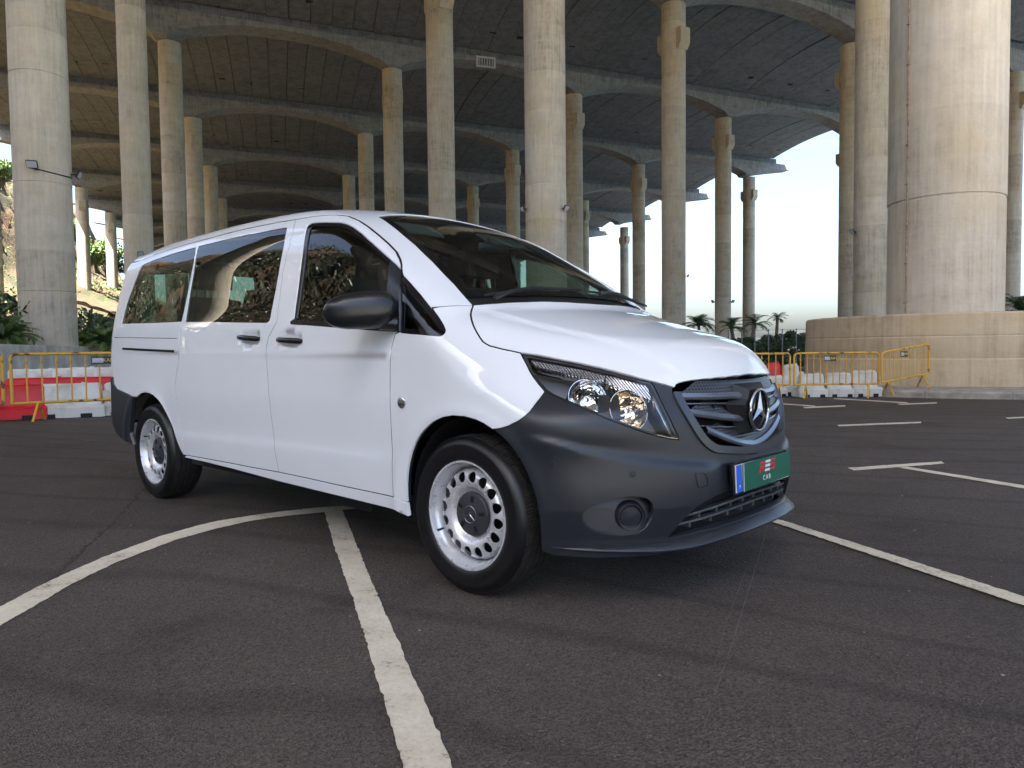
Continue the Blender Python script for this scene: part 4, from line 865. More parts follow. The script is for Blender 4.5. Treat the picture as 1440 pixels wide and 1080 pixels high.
def clean(poly,eps=1e-4):
    out=[poly[0]]
    for p in poly[1:]:
        if np.linalg.norm(p-out[-1])>eps: out.append(p)
    if np.linalg.norm(out[0]-out[-1])<=eps: out.pop()
    return np.array(out)
def area(p): x,y=p[:,0],p[:,1]; return .5*np.sum(x*np.roll(y,-1)-np.roll(x,-1)*y)
def offset(poly,d):
    """shrink (d>0) a closed outline"""
    p=poly if area(poly)>0 else poly[::-1]
    e=np.roll(p,-1,0)-p; e/=np.maximum(np.linalg.norm(e,axis=1,keepdims=True),1e-9); n=np.stack([-e[:,1],e[:,0]],-1)
    m=n+np.roll(n,1,0); den=np.maximum((m*m).sum(1,keepdims=True)/2,.35); return p+d*m/den
def inpoly(pts,poly):
    x,y=pts[:,0],pts[:,1]; r=np.zeros(len(pts),bool); n=len(poly); j=n-1
    for i in range(n):
        xi,yi=poly[i]; xj,yj=poly[j]
        c=((yi>y)!=(yj>y))&(x<(xj-xi)*(y-yi)/(yj-yi+1e-15)+xi); r^=c; j=i
    return r
def dseg(pts,poly):
    d=np.full(len(pts),9.); n=len(poly)
    for i in range(n):
        a,b=poly[i],poly[(i+1)%n]; ab=b-a; t=np.clip(((pts-a)@ab)/max(ab@ab,1e-12),0,1); d=np.minimum(d,np.linalg.norm(pts-a-t[:,None]*ab,axis=1))
    return d
def tri2d(outer,holes,res):
    """triangulate outline minus holes with an even scatter of inner points"""
    loops=[dense(outer,res)]+[dense(h,res) for h in holes]
    lo,hi=loops[0].min(0),loops[0].max(0); h=res*.87
    ys=np.arange(lo[1]+h/2,hi[1],h); g=[]
    for k,yy in enumerate(ys): xs=np.arange(lo[0]+(res/2 if k%2 else 0),hi[0],res); g.append(np.stack([xs,np.full_like(xs,yy)],-1))
    g=np.concatenate(g) if g else np.zeros((0,2))
    if len(g):
        ok=inpoly(g,loops[0])
        for hl in loops[1:]: ok&=~inpoly(g,hl)
        g=g[ok]
        for lp in loops:
            if len(g): g=g[dseg(g,lp)>res*.45]
    V=[];E=[]
    for lp in loops:
        n0=len(V); V+=list(lp); E+=[(n0+i,n0+(i+1)%len(lp)) for i in range(len(lp))]
    V+=list(g)
    r=delaunay_2d_cdt([Vector(v) for v in V],E,[],0,1e-6)
    vs=np.array([tuple(v) for v in r[0]]); fs=[f for f in r[2]]
    c=np.array([vs[list(f)].mean(0) for f in fs]); ok=inpoly(c,loops[0])
    for hl in loops[1:]: ok&=~inpoly(c,hl)
    fs=[f for f,k in zip(fs,ok) if k]
    return vs,fs
def patch(name,kind,outer,mat,parent,holes=(),gap=.0030,off=0.,flange=.014,res=.03,both=False,mirror=False,ntilt=None):
    """a body panel: the outline (3-D points on the skin) filled with skin surface, its rim folded inwards"""
    P2=offset(clean(to2(kind,np.asarray(outer))),gap); H2=[offset(clean(to2(kind,np.asarray(h))),-gap) for h in holes]
    vs,fs=tri2d(P2,H2,res); P=to3(kind,vs)
    bad=np.isnan(P[:,0])
    if bad.any():
        good=np.where(~bad)[0]
        for i in np.where(bad)[0]: P[i]=P[good[np.argmin(((vs[good]-vs[i])**2).sum(1))]]
    Nn=gradF(P); P=P+Nn*(np.asarray(off(P))[:,None] if callable(off) else off)
    if ntilt is not None: Nn=Nn+np.array(ntilt); Nn/=np.linalg.norm(Nn,axis=1,keepdims=True)
    # orient faces outwards
    f0=fs[0]; nn=np.cross(P[f0[1]]-P[f0[0]],P[f0[2]]-P[f0[0]])
    votes=0
    for f in fs[::max(1,len(fs)//25)]: votes+=np.sign(np.cross(P[f[1]]-P[f[0]],P[f[2]]-P[f[0]])@Nn[f[0]])
    if votes<0: fs=[tuple(reversed(f)) for f in fs]
    V=list(P);NN=list(Nn);F_=[tuple(f) for f in fs]
    if flange:
        cnt={}
        for f in fs:
            for a,b in zip(f,f[1:]+f[:1] if isinstance(f,list) else tuple(f[1:])+(f[0],)): cnt[(a,b)]=1
        mid={};low={}
        for (a,b) in [e for e in cnt if (e[1],e[0]) not in cnt]:
            ed=P[b]-P[a]; ed/=max(np.linalg.norm(ed),1e-9); outn=np.cross(ed,Nn[a])
            for q in (a,b):
                if q not in mid:
                    mid[q]=len(V); V.append(P[q]+outn*0.0-Nn[q]*.0); NN.append((Nn[q]+outn)/1.41)
                    low[q]=len(V); V.append(P[q]-Nn[q]*flange); NN.append(outn)
            F_.append((b,a,mid[a],mid[b])) if False else None
            F_.append((mid[b],mid[a],low[a],low[b]))
    V=np.array(V);NN=np.array(NN)
    if mirror: V=V*[1,-1,1]; NN=NN*[1,-1,1]; F_=[tuple(reversed(f)) for f in F_]
    return mk(name,V,F_,mat,parent,smooth=True,normals=NN)
MIR=np.array([1,-1,1.])
def half(c): return np.concatenate([c,(c*MIR)[::-1]])
# ---------------------------------------------------------------- van materials
m=vary('van_white',(.80,.82,.84),.55,scale=1.3,col2=(.77,.79,.81),lo=.35,hi=.6); _b=m.node_tree.nodes['Principled BSDF']; _b.inputs['Specular IOR Level'].default_value=.05; _b.inputs['Coat Weight'].default_value=1.; m.node_tree.nodes['Principled BSDF'].inputs['Coat Roughness'].default_value=.012; m.node_tree.nodes['Principled BSDF'].inputs['Coat IOR'].default_value=1.7
m=vary('bumper_plastic',(.017,.020,.026),.33,scale=400,amt=.15,bump=.05,bscale=900); m=vary('trim_black',(.012,.012,.014),.45,scale=200,amt=.2)
base('trim_gloss',(.008,.008,.010),.12); base('grille_satin',(.20,.215,.24),.28,.75); base('chrome',(.80,.81,.83),.07,1); base('satin_chrome',(.62,.64,.66),.22,1)
base('interior_dark',(.018,.018,.02),.8); vary('seat_fabric',(.022,.022,.025),.95,scale=60,amt=.4,bump=.2,bscale=300); base('headliner',(.10,.105,.10),.95)
vary('rubber',(.005,.005,.006),.40,scale=30,amt=.35,rvar=.1); vary('rubber_tread',(.028,.025,.022),.75,scale=25,amt=.5,bump=.3,bscale=120)
vary('wheel_silver',(.74,.75,.77),.28,.45,scale=11,col2=(.62,.61,.59),lo=.30,hi=.5,rvar=.06); base('hubcap_grey',(.035,.038,.045),.38)
base('orange_lens',(.85,.22,.02),.15); base('plate_green',(.006,.105,.06),.35); base('plate_white',(.78,.78,.76),.4); base('plate_blue',(.02,.12,.62),.4); base('logo_red',(.62,.02,.05),.4)
base('tail_red',(.22,.005,.008),.12); base('mirror_glass',(.75,.77,.8),.02,1)
def glass(name,tint,refl=1.45):
    m=bpy.data.materials.new(name); m.use_nodes=True; nt=m.node_tree; nt.nodes.clear(); L=nt.links.new
    o=nt.nodes.new('ShaderNodeOutputMaterial'); mx=nt.nodes.new('ShaderNodeMixShader'); tr=N_(nt,'BsdfTransparent'); tr.inputs['Color'].default_value=(*tint,1)
    gl=N_(nt,'BsdfGlossy',Roughness=.0); gl.inputs['Color'].default_value=(1,1,1,1); fr=N_(nt,'Fresnel',IOR=refl)
    L(fr.outputs[0],mx.inputs[0]); L(tr.outputs[0],mx.inputs[1]); L(gl.outputs[0],mx.inputs[2]); L(mx.outputs[0],o.inputs['Surface']); MT[name]=m; return m
glass('glass_tint',(.36,.46,.40),1.43); glass('glass_screen',(.74,.86,.79),1.36); glass('lens_clear',(.93,.94,.95),1.45)
def ribbed(name,scale,axis=0):
    m=base(name,(.75,.76,.78),.12,1); nt=m.node_tree; b=nt.nodes['Principled BSDF']; L=nt.links.new
    tc=N_(nt,'TexCoord'); wv=N_(nt,'TexWave',Scale=scale,Distortion=.4); wv.bands_direction='DIAGONAL'; L(tc.outputs['Object'],wv.inputs['Vector'])
    bp=N_(nt,'Bump',Strength=.8,Distance=.004); L(wv.outputs['Fac'],bp.inputs['Height']); L(bp.outputs[0],b.inputs['Normal']); return m
ribbed('ribbed_chrome',38.)
def refl(nm,c):
    m=base(nm,c,.04,1); nt=m.node_tree; b=nt.nodes['Principled BSDF']; L=nt.links.new
    tc=N_(nt,'TexCoord'); vo=N_(nt,'TexVoronoi',Scale=30.); L(tc.outputs['Object'],vo.inputs['Vector']); bp=N_(nt,'Bump',Strength=.35,Distance=.01); L(vo.outputs['Distance'],bp.inputs['Height']); L(bp.outputs[0],b.inputs['Normal'])
refl('reflector',(.88,.88,.87)); refl('reflector_warm',(.90,.77,.60))  # warm tint puts the bulb's golden reflection into the inner bowl's colour
base('satin_dark',(.25,.26,.28),.25,.9); base('chrome_dark',(.42,.43,.45),.12,1); vary('mirror_plastic',(.009,.010,.012),.28,scale=300,amt=.2)
def mesh_dark():
    m=base('mesh_dark',(.03,.032,.036),.35,.3); nt=m.node_tree; b=nt.nodes['Principled BSDF']; L=nt.links.new
    tc=N_(nt,'TexCoord'); mp=N_(nt,'Mapping'); mp.inputs['Scale'].default_value=(0.0,62,80); L(tc.outputs['Object'],mp.inputs['Vector'])
    ck=N_(nt,'TexVoronoi',Scale=1.,_feature='F1'); ck.inputs['Randomness'].default_value=0; L(mp.outputs[0],ck.inputs['Vector'])
    r=ramp(nt,[(.22,(.004,.004,.004)),(.36,(.055,.06,.068))]); L(ck.outputs['Distance'],r.inputs['Fac']); L(r.outputs['Color'],b.inputs['Base Color'])
    bp=N_(nt,'Bump',Strength=.6,Distance=.004); L(ck.outputs['Distance'],bp.inputs['Height']); L(bp.outputs[0],b.inputs['Normal'])
mesh_dark()
base('lamp_grey',(.30,.31,.33),.3)
base('frame_satin',(.07,.078,.092),.28,.6)
# ---------------------------------------------------------------- the van
van=empty('passenger_van',(0,0,0),label='white passenger van with dark grey bumper and steel wheels parked in the foreground',cat='van')
W=MT['van_white']
o=OL
seam=o['seam']; isl=np.searchsorted(-seam[:,0],2.70)     # seam points ahead of the sliding door's rear edge
cut=np.array([-2.70,np.interp(2.7,-seam[:,0],seam[:,1]),np.interp(2.7,-seam[:,0],seam[:,2])])
seam_f=np.concatenate([seam[:isl],[cut]]); seam_r=np.concatenate([[cut],seam[isl:]])
RE=[(-.745,1.735),(-.775,1.69),(-.795,1.64),(-.815,1.58),(-.835,1.5),(-.855,1.4),(-.872,1.3),(-.882,1.15),(-.886,1.0),(-.886,.87)]
rear_edge=to3('B',np.array(RE))
base_line=np.array([[-.130,-.729,1.231],[-.092,-.61,1.238],[-.05,-.464,1.242],[-.014,-.299,1.244],[.010,-.14,1.243],[.018,0,1.243]])
lip=np.array([q for q in o['hood_lip'] if q[1]<-.03]); lip=np.concatenate([lip,[[.826,0,.905]]])
gout=np.concatenate([o['grille_out'][:-1],[[.859,0,.572]]])
hdr=np.array([[-1.019,-.567,1.757],[-1.055,-.45,1.78],[-1.09,-.25,1.80],[-1.10,0,1.805]])
wsl=o['ws_left']
for mir in (False,True):
    # front door
    d=patch('front_door','S',np.concatenate([o['door_rear'],o['door_bottom'][1:],o['door_front'][1:],o['sail_right'][1:],o['door_top'][1:-1]]),W,van,holes=[o['trim_out']],mirror=mir)
    patch('window_frame','S',o['trim_out'],MT['trim_gloss'],d,holes=[o['glass_front']],gap=.0005,off=-.004,flange=.02,mirror=mir,res=.02)
    patch('window_glass','S',o['glass_front'],MT['glass_tint'],d,gap=-.006,off=-.012,flange=0,mirror=mir)
    patch('mirror_mount','S',o['sail'],MT['bumper_plastic'],d,gap=-.002,off=.006,flange=.02,mirror=mir,res=.02)
    # sliding door
    s=patch('sliding_door','S',np.concatenate([o['door_rear'],o['slide_bottom'][::-1][1:],o['slide_rear'][1:-1],seam_f[::-1][:-1]]),W,van,holes=[o['win_slide']],mirror=mir)
    patch('window_glass','S',o['win_slide'],MT['glass_tint'],s,gap=-.004,off=-.004,flange=.006,mirror=mir)
    # rear quarter
    q=patch('rear_quarter','S',np.concatenate([o['slide_rear'][:-1],seam_r,rear_edge,o['rbump_top'],o['arch_rear'][1:-1]]),W,van,holes=[o['win_rear']],mirror=mir)
    patch('window_glass','S',o['win_rear'],MT['glass_tint'],q,gap=-.004,off=-.004,flange=.006,mirror=mir)
    # sill
    patch('sill','S',np.concatenate([o['slide_bottom'],o['door_bottom'][1:],o['sill_top_f'][1:],o['sill_bot']]),W,van,mirror=mir,res=.02,off=.003,flange=.02)
    # fender
    wq=o['win_quarter']; wq_low=wq[3:15]; 
    fe=patch('front_fender','X',np.concatenate([o['door_front'],wq_low[::-1],o['ap_seam'][1:],o['hood_gap'][1:],o['light_out'][1:],o['bump_fend'][1:],o['arch_front'][1:],o['sill_top_f'][::-1][1:-1]]),W,van,mirror=mir,res=.022)
    patch('quarter_glass','S',wq,MT['trim_gloss'],fe,gap=-.003,off=-.005,flange=.006,mirror=mir,holes=[offset(wq[:,[0,2]],.018)@np.array([[1,0,0],[0,0,1]])+np.array([0,-.9,0])],res=.02)
    patch('quarter_pane','S',np.insert(offset(wq[:,[0,2]],.014),1,-.9,axis=1),MT['glass_tint'],fe,gap=0,off=-.006,flange=0,mirror=mir,res=.02)
    em=MB().lathe([(.026,0),(.026,-.007),(.022,-.010),(0,-.011)],20,axis='y',c=(-.355,-.958,.801))
    (em.mirror() if mir else em).build('side_repeater',MT['satin_chrome'],fe,smooth=40)
    # headlamp
    hl=empty('headlamp',(0,0,0)); hl.parent=van
    out=np.concatenate([o['light_out'],o['light_bot'][1:],o['light_in'][1:],o['light_top'][1:-1]])
    patch('lens','T',out,MT['lens_clear'],hl,gap=.003,flange=0,mirror=mir,res=.025)
    patch('housing','T',out,MT['lamp_grey'],hl,gap=.001,off=-.14,flange=0,mirror=mir,res=.03)
    patch('bezel','T',out,MT['trim_black'],hl,holes=[np.insert(offset(to2('T',out),.012),0,0,axis=1)@np.diag([0,1,1]) if False else to3('T',offset(clean(to2('T',out)),.011))],gap=.0015,off=-.003,flange=.075,mirror=mir,res=.012)
    strip=np.array([[.253,-.787,1.002],[.327,-.747,.985],[.418,-.695,.964],[.517,-.637,.937],[.524,-.645,.923],[.49,-.674,.923],[.406,-.722,.944],[.339,-.761,.957],[.281,-.789,.974]])
    patch('running_light','T',strip,MT['ribbed_chrome'],hl,gap=0,off=-.022,flange=.05,mirror=mir,res=.012)
    ind=np.array([[.523,-.635,.933],[.591,-.589,.913],[.653,-.538,.891],[.685,-.553,.836],[.667,-.57,.844],[.627,-.6,.863],[.586,-.627,.881],[.535,-.652,.906]])
    patch('indicator','T',ind,MT['ribbed_chrome'],hl,gap=0,off=-.018,flange=.05,mirror=mir,res=.012)
    inn=np.array([[.663,-.525,.892],[.679,-.515,.879],[.705,-.524,.835],[.748,-.525,.752],[.766,-.505,.684],[.759,-.522,.682],[.74,-.549,.738],[.705,-.557,.807]])
    patch('inner_strip','T',inn,MT['satin_chrome'],hl,gap=.002,off=-.016,flange=.04,mirror=mir,res=.012)
    for (cx,cy_,cz),R_ in (((.518,-.738,.848),.078),((.650,-.648,.800),.080)):
        n0=gradF(np.array([[cx,cy_,cz]]))[0]; n0=n0*.6+np.array([.8,-.25,.0])*.6; n0/=np.linalg.norm(n0); c0=np.array([cx,cy_,cz])-n0*.028
        if mir: n0=n0*MIR; c0=c0*MIR
        a=np.cross(n0,[0,0,1.]); a/=np.linalg.norm(a); b=np.cross(n0,a); M=np.stack([a,b,n0],-1)
        bw=MB().lathe([(R_*math.sin(t),-.075*math.cos(t)) for t in np.linspace(.28,math.pi/2,12)]+[(R_*1.03,.0),(R_*1.03,-.03)],36)
        bw.v=[tuple(c0+M@np.array(p)) for p in bw.v]; r=bw.build('reflector',MT['reflector' if cx<.6 else 'reflector_warm'],hl,smooth=50)
        bu=MB().lathe([(0,.008),(.011,.004),(.013,-.012),(.013,-.07)],16); bu.v=[tuple(c0+M@(np.array(p)+[0,0,-.018])) for p in bu.v]; bu.build('bulb',MT['chrome'],r,smooth=50)
    mask=np.array([[.541,-.693,.864],[.588,-.648,.86],[.631,-.694,.778],[.577,-.744,.794]])
    patch('lamp_mask','T',mask,MT['bumper_plastic'],hl,gap=-.006,off=-.034,flange=.05,mirror=mir,res=.02)
    # fog lamp recess
    fg=patch('fog_recess','T',o['fog'],MT['bumper_plastic'],van,gap=-.006,off=lambda P:-.008-.052*np.clip((P[:,2]-.315)/.14,0,1)**.8,ntilt=(0,0,.22),flange=0,mirror=mir,res=.012)
    c0=np.array([.672,-.684,.383]); n0=gradF(c0[None])[0]; n0=n0*np.array([1,1,.3]); n0/=np.linalg.norm(n0); c0=c0-n0*.030
    if mir: n0=n0*MIR; c0=c0*MIR
    a=np.cross(n0,[0,0,1.]); a/=np.linalg.norm(a); M=np.stack([a,np.cross(n0,a),n0],-1)
    bw=MB().lathe([(.062,-.01),(.058,.012),(.050,.020),(.045,.019),(.042,.010),(.040,.013),(0,.016)],40); bw.v=[tuple(c0+M@np.array(p)) for p in bw.v]; bw.build('fog_lamp_cover',MT['bumper_plastic'],fg,smooth=35)
    # rear bumper corner
    rb=np.concatenate([o['rbump_top'],o['rbump_arch'][1:],o['rbump_bot'][1:]]); re2=hit(np.stack([np.full(5,-4.5),np.full(5,-.87),np.linspace(.47,.85,5)],-1),np.array([1.,0,0]),0,1.5,80)
    patch('rear_bumper_corner','S',np.concatenate([o['rbump_top'],o['rbump_arch'][1:],o['rbump_bot'][1:],re2]),MT['bumper_plastic'],van,off=.008,flange=.03,mirror=mir,res=.02)
    tl=np.array([[-3.99,-.80,1.34],[-3.99,-.855,1.34],[-3.99,-.874,1.1],[-3.99,-.878,.88],[-3.99,-.80,.86]])
    patch('tail_lamp','B',tl,MT['tail_red'],van,off=.006,flange=.02,mirror=mir,res=.02)
# bonnet, roof, screen
hood_r=np.concatenate([o['hood_gap'][1:],o['hood_light'][1:-1],lip])
patch('bonnet','H',np.concatenate([half(base_line)[::-1],hood_r,(hood_r*MIR)[::-1]]),W,van,res=.022)
rr=np.concatenate([o['ap_seam'][::-1],o['win_quarter'][:4][::-1],o['door_top'][:-1],seam])
TG=[(-.745,1.735),(-.70,1.775),(-.6,1.795),(-.5,1.81),(-.25,1.83),(0,1.835)]
rear_top=to3('B',np.array(TG))
right=np.concatenate([rr,rear_top]); right3=right
scr=np.concatenate([hdr[::-1],wsl[::-1][1:]])
roof_poly=np.concatenate([right,(right*MIR)[::-1][1:],(scr*MIR)[::-1],scr[1:]])
roof=patch('roof','X',roof_poly,W,van,res=.028)
cow_top=np.array([[-.197,-.712,1.275],[-.165,-.6,1.287],[-.125,-.45,1.292],[-.09,-.3,1.296],[-.065,-.14,1.298],[-.06,0,1.298]])
ws=np.concatenate([half(cow_top),(wsl*MIR)[2:],(hdr*MIR)[1:-1],hdr[::-1][0:1],hdr[::-1][1:-1],wsl[::-1][:-2]])
wsp=patch('windscreen','V',ws,MT['glass_screen'],van,gap=-.008,off=-.004,flange=0,res=.04)
inner=[p for p in offset(to2('V',ws),.045)]
band_in=np.array([[a,b,0] for a,b in inner])
patch('screen_border','V',ws,MT['trim_gloss'],wsp,holes=[band_in],gap=-.012,off=-.007,flange=0,res=.03)
cow=np.concatenate([half(base_line*np.array([1,.985,1])),half(cow_top)[::-1]])
patch('cowl_panel','V',cow,MT['trim_black'],van,gap=-.004,off=-.012,flange=0,res=.03)
# bumper
bb=np.concatenate([o['bump_bot'][:-2],[[.86,0,.27]]])
left_half=np.concatenate([[gout[-1]],gout[::-1][1:],o['hood_light'][::-1][1:3],o['light_in'][::-1],o['light_bot'][::-1][1:],o['bump_fend'][1:],o['arch_front_b'][1:],bb[1:]])
bump_poly=np.concatenate([left_half,(left_half*MIR)[::-1][1:-1]])
lo=np.concatenate([o['lower_open'],[[.857,-.15,.447],[.86,0,.448]]]); lob=np.array([[.755,-.558,.297],[.79,-.487,.300],[.822,-.396,.305],[.842,-.31,.308],[.855,-.22,.310],[.86,0,.312]])
low_hole=np.concatenate([half(lo),half(lob)[::-1][1:-1]])
bumper=patch('front_bumper','T',bump_poly,MT['bumper_plastic'],van,holes=[low_hole,o['fog'],o['fog']*MIR],res=.016,flange=.03,gap=.002)
patch('intake_back','T',low_hole,MT['void_dark'],bumper,gap=-.01,off=-.06,flange=0,res=.04)
zone=lambda zz,hw,oo:[np.array([X0(z_)-FA(z_)*abs(y_)**FN(z_)+oo,y_,z_]) for y_,z_ in ((y_,zz(abs(y_))) for y_ in np.linspace(-hw,hw,41))]
for zf,hw in ((lambda y:.402-.03*(y/.47)**2,.47),(lambda y:.368-.03*(y/.53)**2,.525)):
    pts=zone(zf,hw,-.012); b=MB()
    for k in range(len(pts)-1):
        p,q2=pts[k],pts[k+1]; 
        b.add([p+[0,0,-.004],q2+[0,0,-.004],q2+[0,0,.004],p+[0,0,.004],p+[-.03,0,-.004],q2+[-.03,0,-.004],q2+[-.03,0,.004],p+[-.03,0,.004]],[(0,1,2,3),(3,2,6,7),(1,0,4,5)])
    b.build('intake_slat',MT['grille_satin'],bumper)
    for yy in np.linspace(-hw*.85,hw*.85,9):
        p=np.array([X0(.38)-FA(.38)*abs(yy)**FN(.38)-.035,yy,zf(abs(yy))-.012]); MB().box(p,(.03,.012,.024)).build('intake_rib',MT['grille_satin'],bumper)
for (c0) in ((.441,-.882,.595),(.665,-.68,.553),(.846,-.282,.503)):
    for mir in (False,True):
        c1=np.array(c0)*(MIR if mir else 1); n0=gradF(c1[None])[0]; c1=to3('T',to2('T',c1[None]))[0]
        a=np.cross(n0,[0,0,1.]); a/=np.linalg.norm(a); M=np.stack([a,np.cross(n0,a),n0],-1)
        b=MB().lathe([(.0125,-.004),(.0125,.0015),(.0105,.002),(.0098,.0005),(0,.001)],18); b.v=[tuple(c1+M@np.array(p)) for p in b.v]; b.build('parking_sensor',MT['trim_black'],bumper,smooth=40)
tw=o['tow']; tb=MB(); tp=to3('T',to2('T',tw)); tn=gradF(tp); tb.tube([p+n*.0012 for p,n in zip(tp,tn)],.0016,5,closed=True); tb.build('tow_cover_seam',MT['trim_black'],bumper)
# spoiler lip along the bottom edge
def plan(y,z): return float(X0(z)-FA(z)*abs(y)**FN(z))
V=[];F_=[]; ys=np.linspace(-.9,.9,93)
for y_ in ys:
    zl=float(np.interp(abs(y_),[0,.17,.34,.48,.6,.77,.9],[.300,.300,.297,.287,.277,.276,.278])); k=float(np.clip((.885-abs(y_))/.40,0,1))
    pt=to3('T',to2('T',np.array([[plan(y_,.33),y_,.33]])))[0]; n=gradF(pt[None])[0]*np.array([1,1,0]); n/=np.linalg.norm(n)
    for dn,z in ((-.035,zl+.022*k-.004),(.0015*k-.002*(1-k),zl+.012*k-.006),(.034*k-.002,zl-.016*k-.007),(.0365*k-.002,zl-.020*k-.008),(.034*k-.002,zl-.026*k-.009),(.006*k-.003,zl-.034*k-.010),(-.05,zl-.050*k-.012)):
        V.append((pt[0]+n[0]*dn,pt[1]+n[1]*dn,z))
n=7; F_=[(k*n+q,k*n+q+1,k*n+n+q+1,k*n+n+q) for k in range(len(ys)-1) for q in range(n-1)]
lp=mk('front_lip',V,F_,MT['bumper_plastic'],bumper); smooth_by_angle(lp,38)
# radiator grille
gr=empty('radiator_grille',(0,0,0)); gr.parent=van
top=lip+np.array([0,0,-.012]); gpoly=np.concatenate([gout,(gout*MIR)[::-1][1:],(top*MIR)[:-1],top[::-1]])
patch('grille_back','T',gpoly,MT['void_dark'],gr,gap=.004,off=-.075,flange=0,res=.04)
g2=clean(to2('T',gpoly)); gi=offset(g2,.022); 
ytop=.872
fr_o=np.concatenate([gout[1:],(gout*MIR)[::-1][1:-1]]); 
fo2=to2('T',fr_o); n_=len(fo2)
e=np.gradient(fo2,axis=0); e/=np.linalg.norm(e,axis=1,keepdims=True); nrm=np.stack([-e[:,1],e[:,0]],-1)
if nrm[n_//2,1]<0: nrm=-nrm
wdt=np.interp(np.abs(fo2[:,0]),[0,.25,.45,.5],[.030,.032,.026,.018])[:,None]
fi2=fo2+nrm*wdt
patch('grille_frame','T',to3('T',np.concatenate([fo2,fi2[::-1]])),MT['frame_satin'],gr,gap=.0008,off=.009,flange=.035,res=.012)
def louvre(zl,hw,dz,dx,mat,name,front=0.,drop=None,perf=None):
    """a swept bar: lip along zl(y), sloping surface rising back behind it"""
    ys=np.linspace(-hw,hw,61); b=MB(); Pf=[]
    for y_ in ys:
        z_=zl(abs(y_)); x_=X0(z_)-FA(z_)*abs(y_)**FN(z_)+front
        Pf.append([np.array([x_-.012,y_,z_-.013]),np.array([x_,y_,z_-.010]),np.array([x_+.003,y_,z_]),np.array([x_-.006,y_,z_+.016]),np.array([x_-dx,y_,z_+dz]),np.array([x_-dx-.02,y_,z_+dz])])
    n=6; V=[p for r in Pf for p in r]; F_=[(k*n+q,k*n+q+1,k*n+n+q+1,k*n+n+q) for k in range(len(ys)-1) for q in range(n-1)]
    b.add(V,F_); return b.build(name,mat,gr,smooth=35)
lv=[(lambda y:.826+.01*(y/.46)**2,.452,.052,.028),(lambda y:.722+.055*(y/.45)**1.5,.432,.050,.028),(lambda y:.612+.10*(y/.38)**1.6,.352,.048,.026)]
for zl,hw,dz,dx in lv:
    l=louvre(zl,hw,.016,.012,MT['grille_satin'],'grille_slat',front=-.004)
    # perforated field behind each slat
    ys=np.linspace(-hw*.93,hw*.93,49); V=[];F_=[]
    for k,y_ in enumerate(ys):
        z_=zl(abs(y_)); x_=X0(z_)-FA(z_)*abs(y_)**FN(z_); tp=np.clip((hw*.97-abs(y_))/.10,0.05,1)
        V+= [(x_-.018,y_,z_+.012),(x_-.018-dx*tp,y_,z_+.012+dz*tp)]
    F_=[(2*k,2*k+2,2*k+3,2*k+1) for k in range(len(ys)-1)]
    mk('mesh_field',V,F_,MT['mesh_dark'],l,smooth=True)
for zf,hw in ((lambda y:.797+.012*(y/.46)**2,.44),(lambda y:.694+.03*(y/.43)**2,.41)):
    pts=zone(zf,hw,-.022); MB().tube(pts,.0042,6).build('thin_bar',MT['satin_dark'],gr,smooth=50)
for yy in (-.36,-.27,.27,.36):
    for zz in (.78,.68): MB().box((X0(zz)-FA(zz)*abs(yy)**FN(zz)-.05,yy,zz),(.05,.006,.05)).build('upright',MT['void_dark'],gr)
# star emblem on its boss
SX=.868; SZ=.760
boss=MB(); ring=[(-.21,.035),(-.15,.06),(-.135,.115),(.135,.115),(.15,.06),(.21,.035),(.14,-.035),(.105,-.10),(-.105,-.10),(-.14,-.035)]
nb=len(ring); V=[(SX-.055,a,SZ+b) for a,b in ring]+[(SX-.012,a*.55,SZ+b*.80) for a,b in ring]; 
boss.add(V,[(i,(i+1)%nb,nb+(i+1)%nb,nb+i) for i in range(nb)]+[tuple(range(nb,2*nb))]); bo=boss.build('emblem_boss',MT['trim_black'],gr,smooth=25)
em=empty('star_emblem',(0,0,0)); em.parent=van
MB().tube([(SX,.088*math.cos(t),SZ+.088*math.sin(t)) for t in np.linspace(0,2*math.pi,49)[:-1]],.0072,10,closed=True).build('ring',MT['chrome_dark'],em,smooth=60)
MB().lathe([(0,0),(.084,0)],40,axis='x',c=(SX-.006,0,SZ)).build('disc',MT['trim_gloss'],em)
st=MB()
for k in range(3):
    t=math.pi/2+k*2*math.pi/3; d=np.array([0,math.cos(t),math.sin(t)]); s_=np.array([0,-math.sin(t),math.cos(t)]); c=np.array([SX,0,SZ])
    t1=t+math.pi/3; t2=t-math.pi/3; e1=np.array([0,math.cos(t1),math.sin(t1)])*.018; e2=np.array([0,math.cos(t2),math.sin(t2)])*.018
    tip=c+d*.084; st.add([c+[.016,0,0],tip+[.004,0,0],c+e1,c+e2],[(0,2,1),(0,1,3)])
st.build('star',MT['chrome_dark'],em)
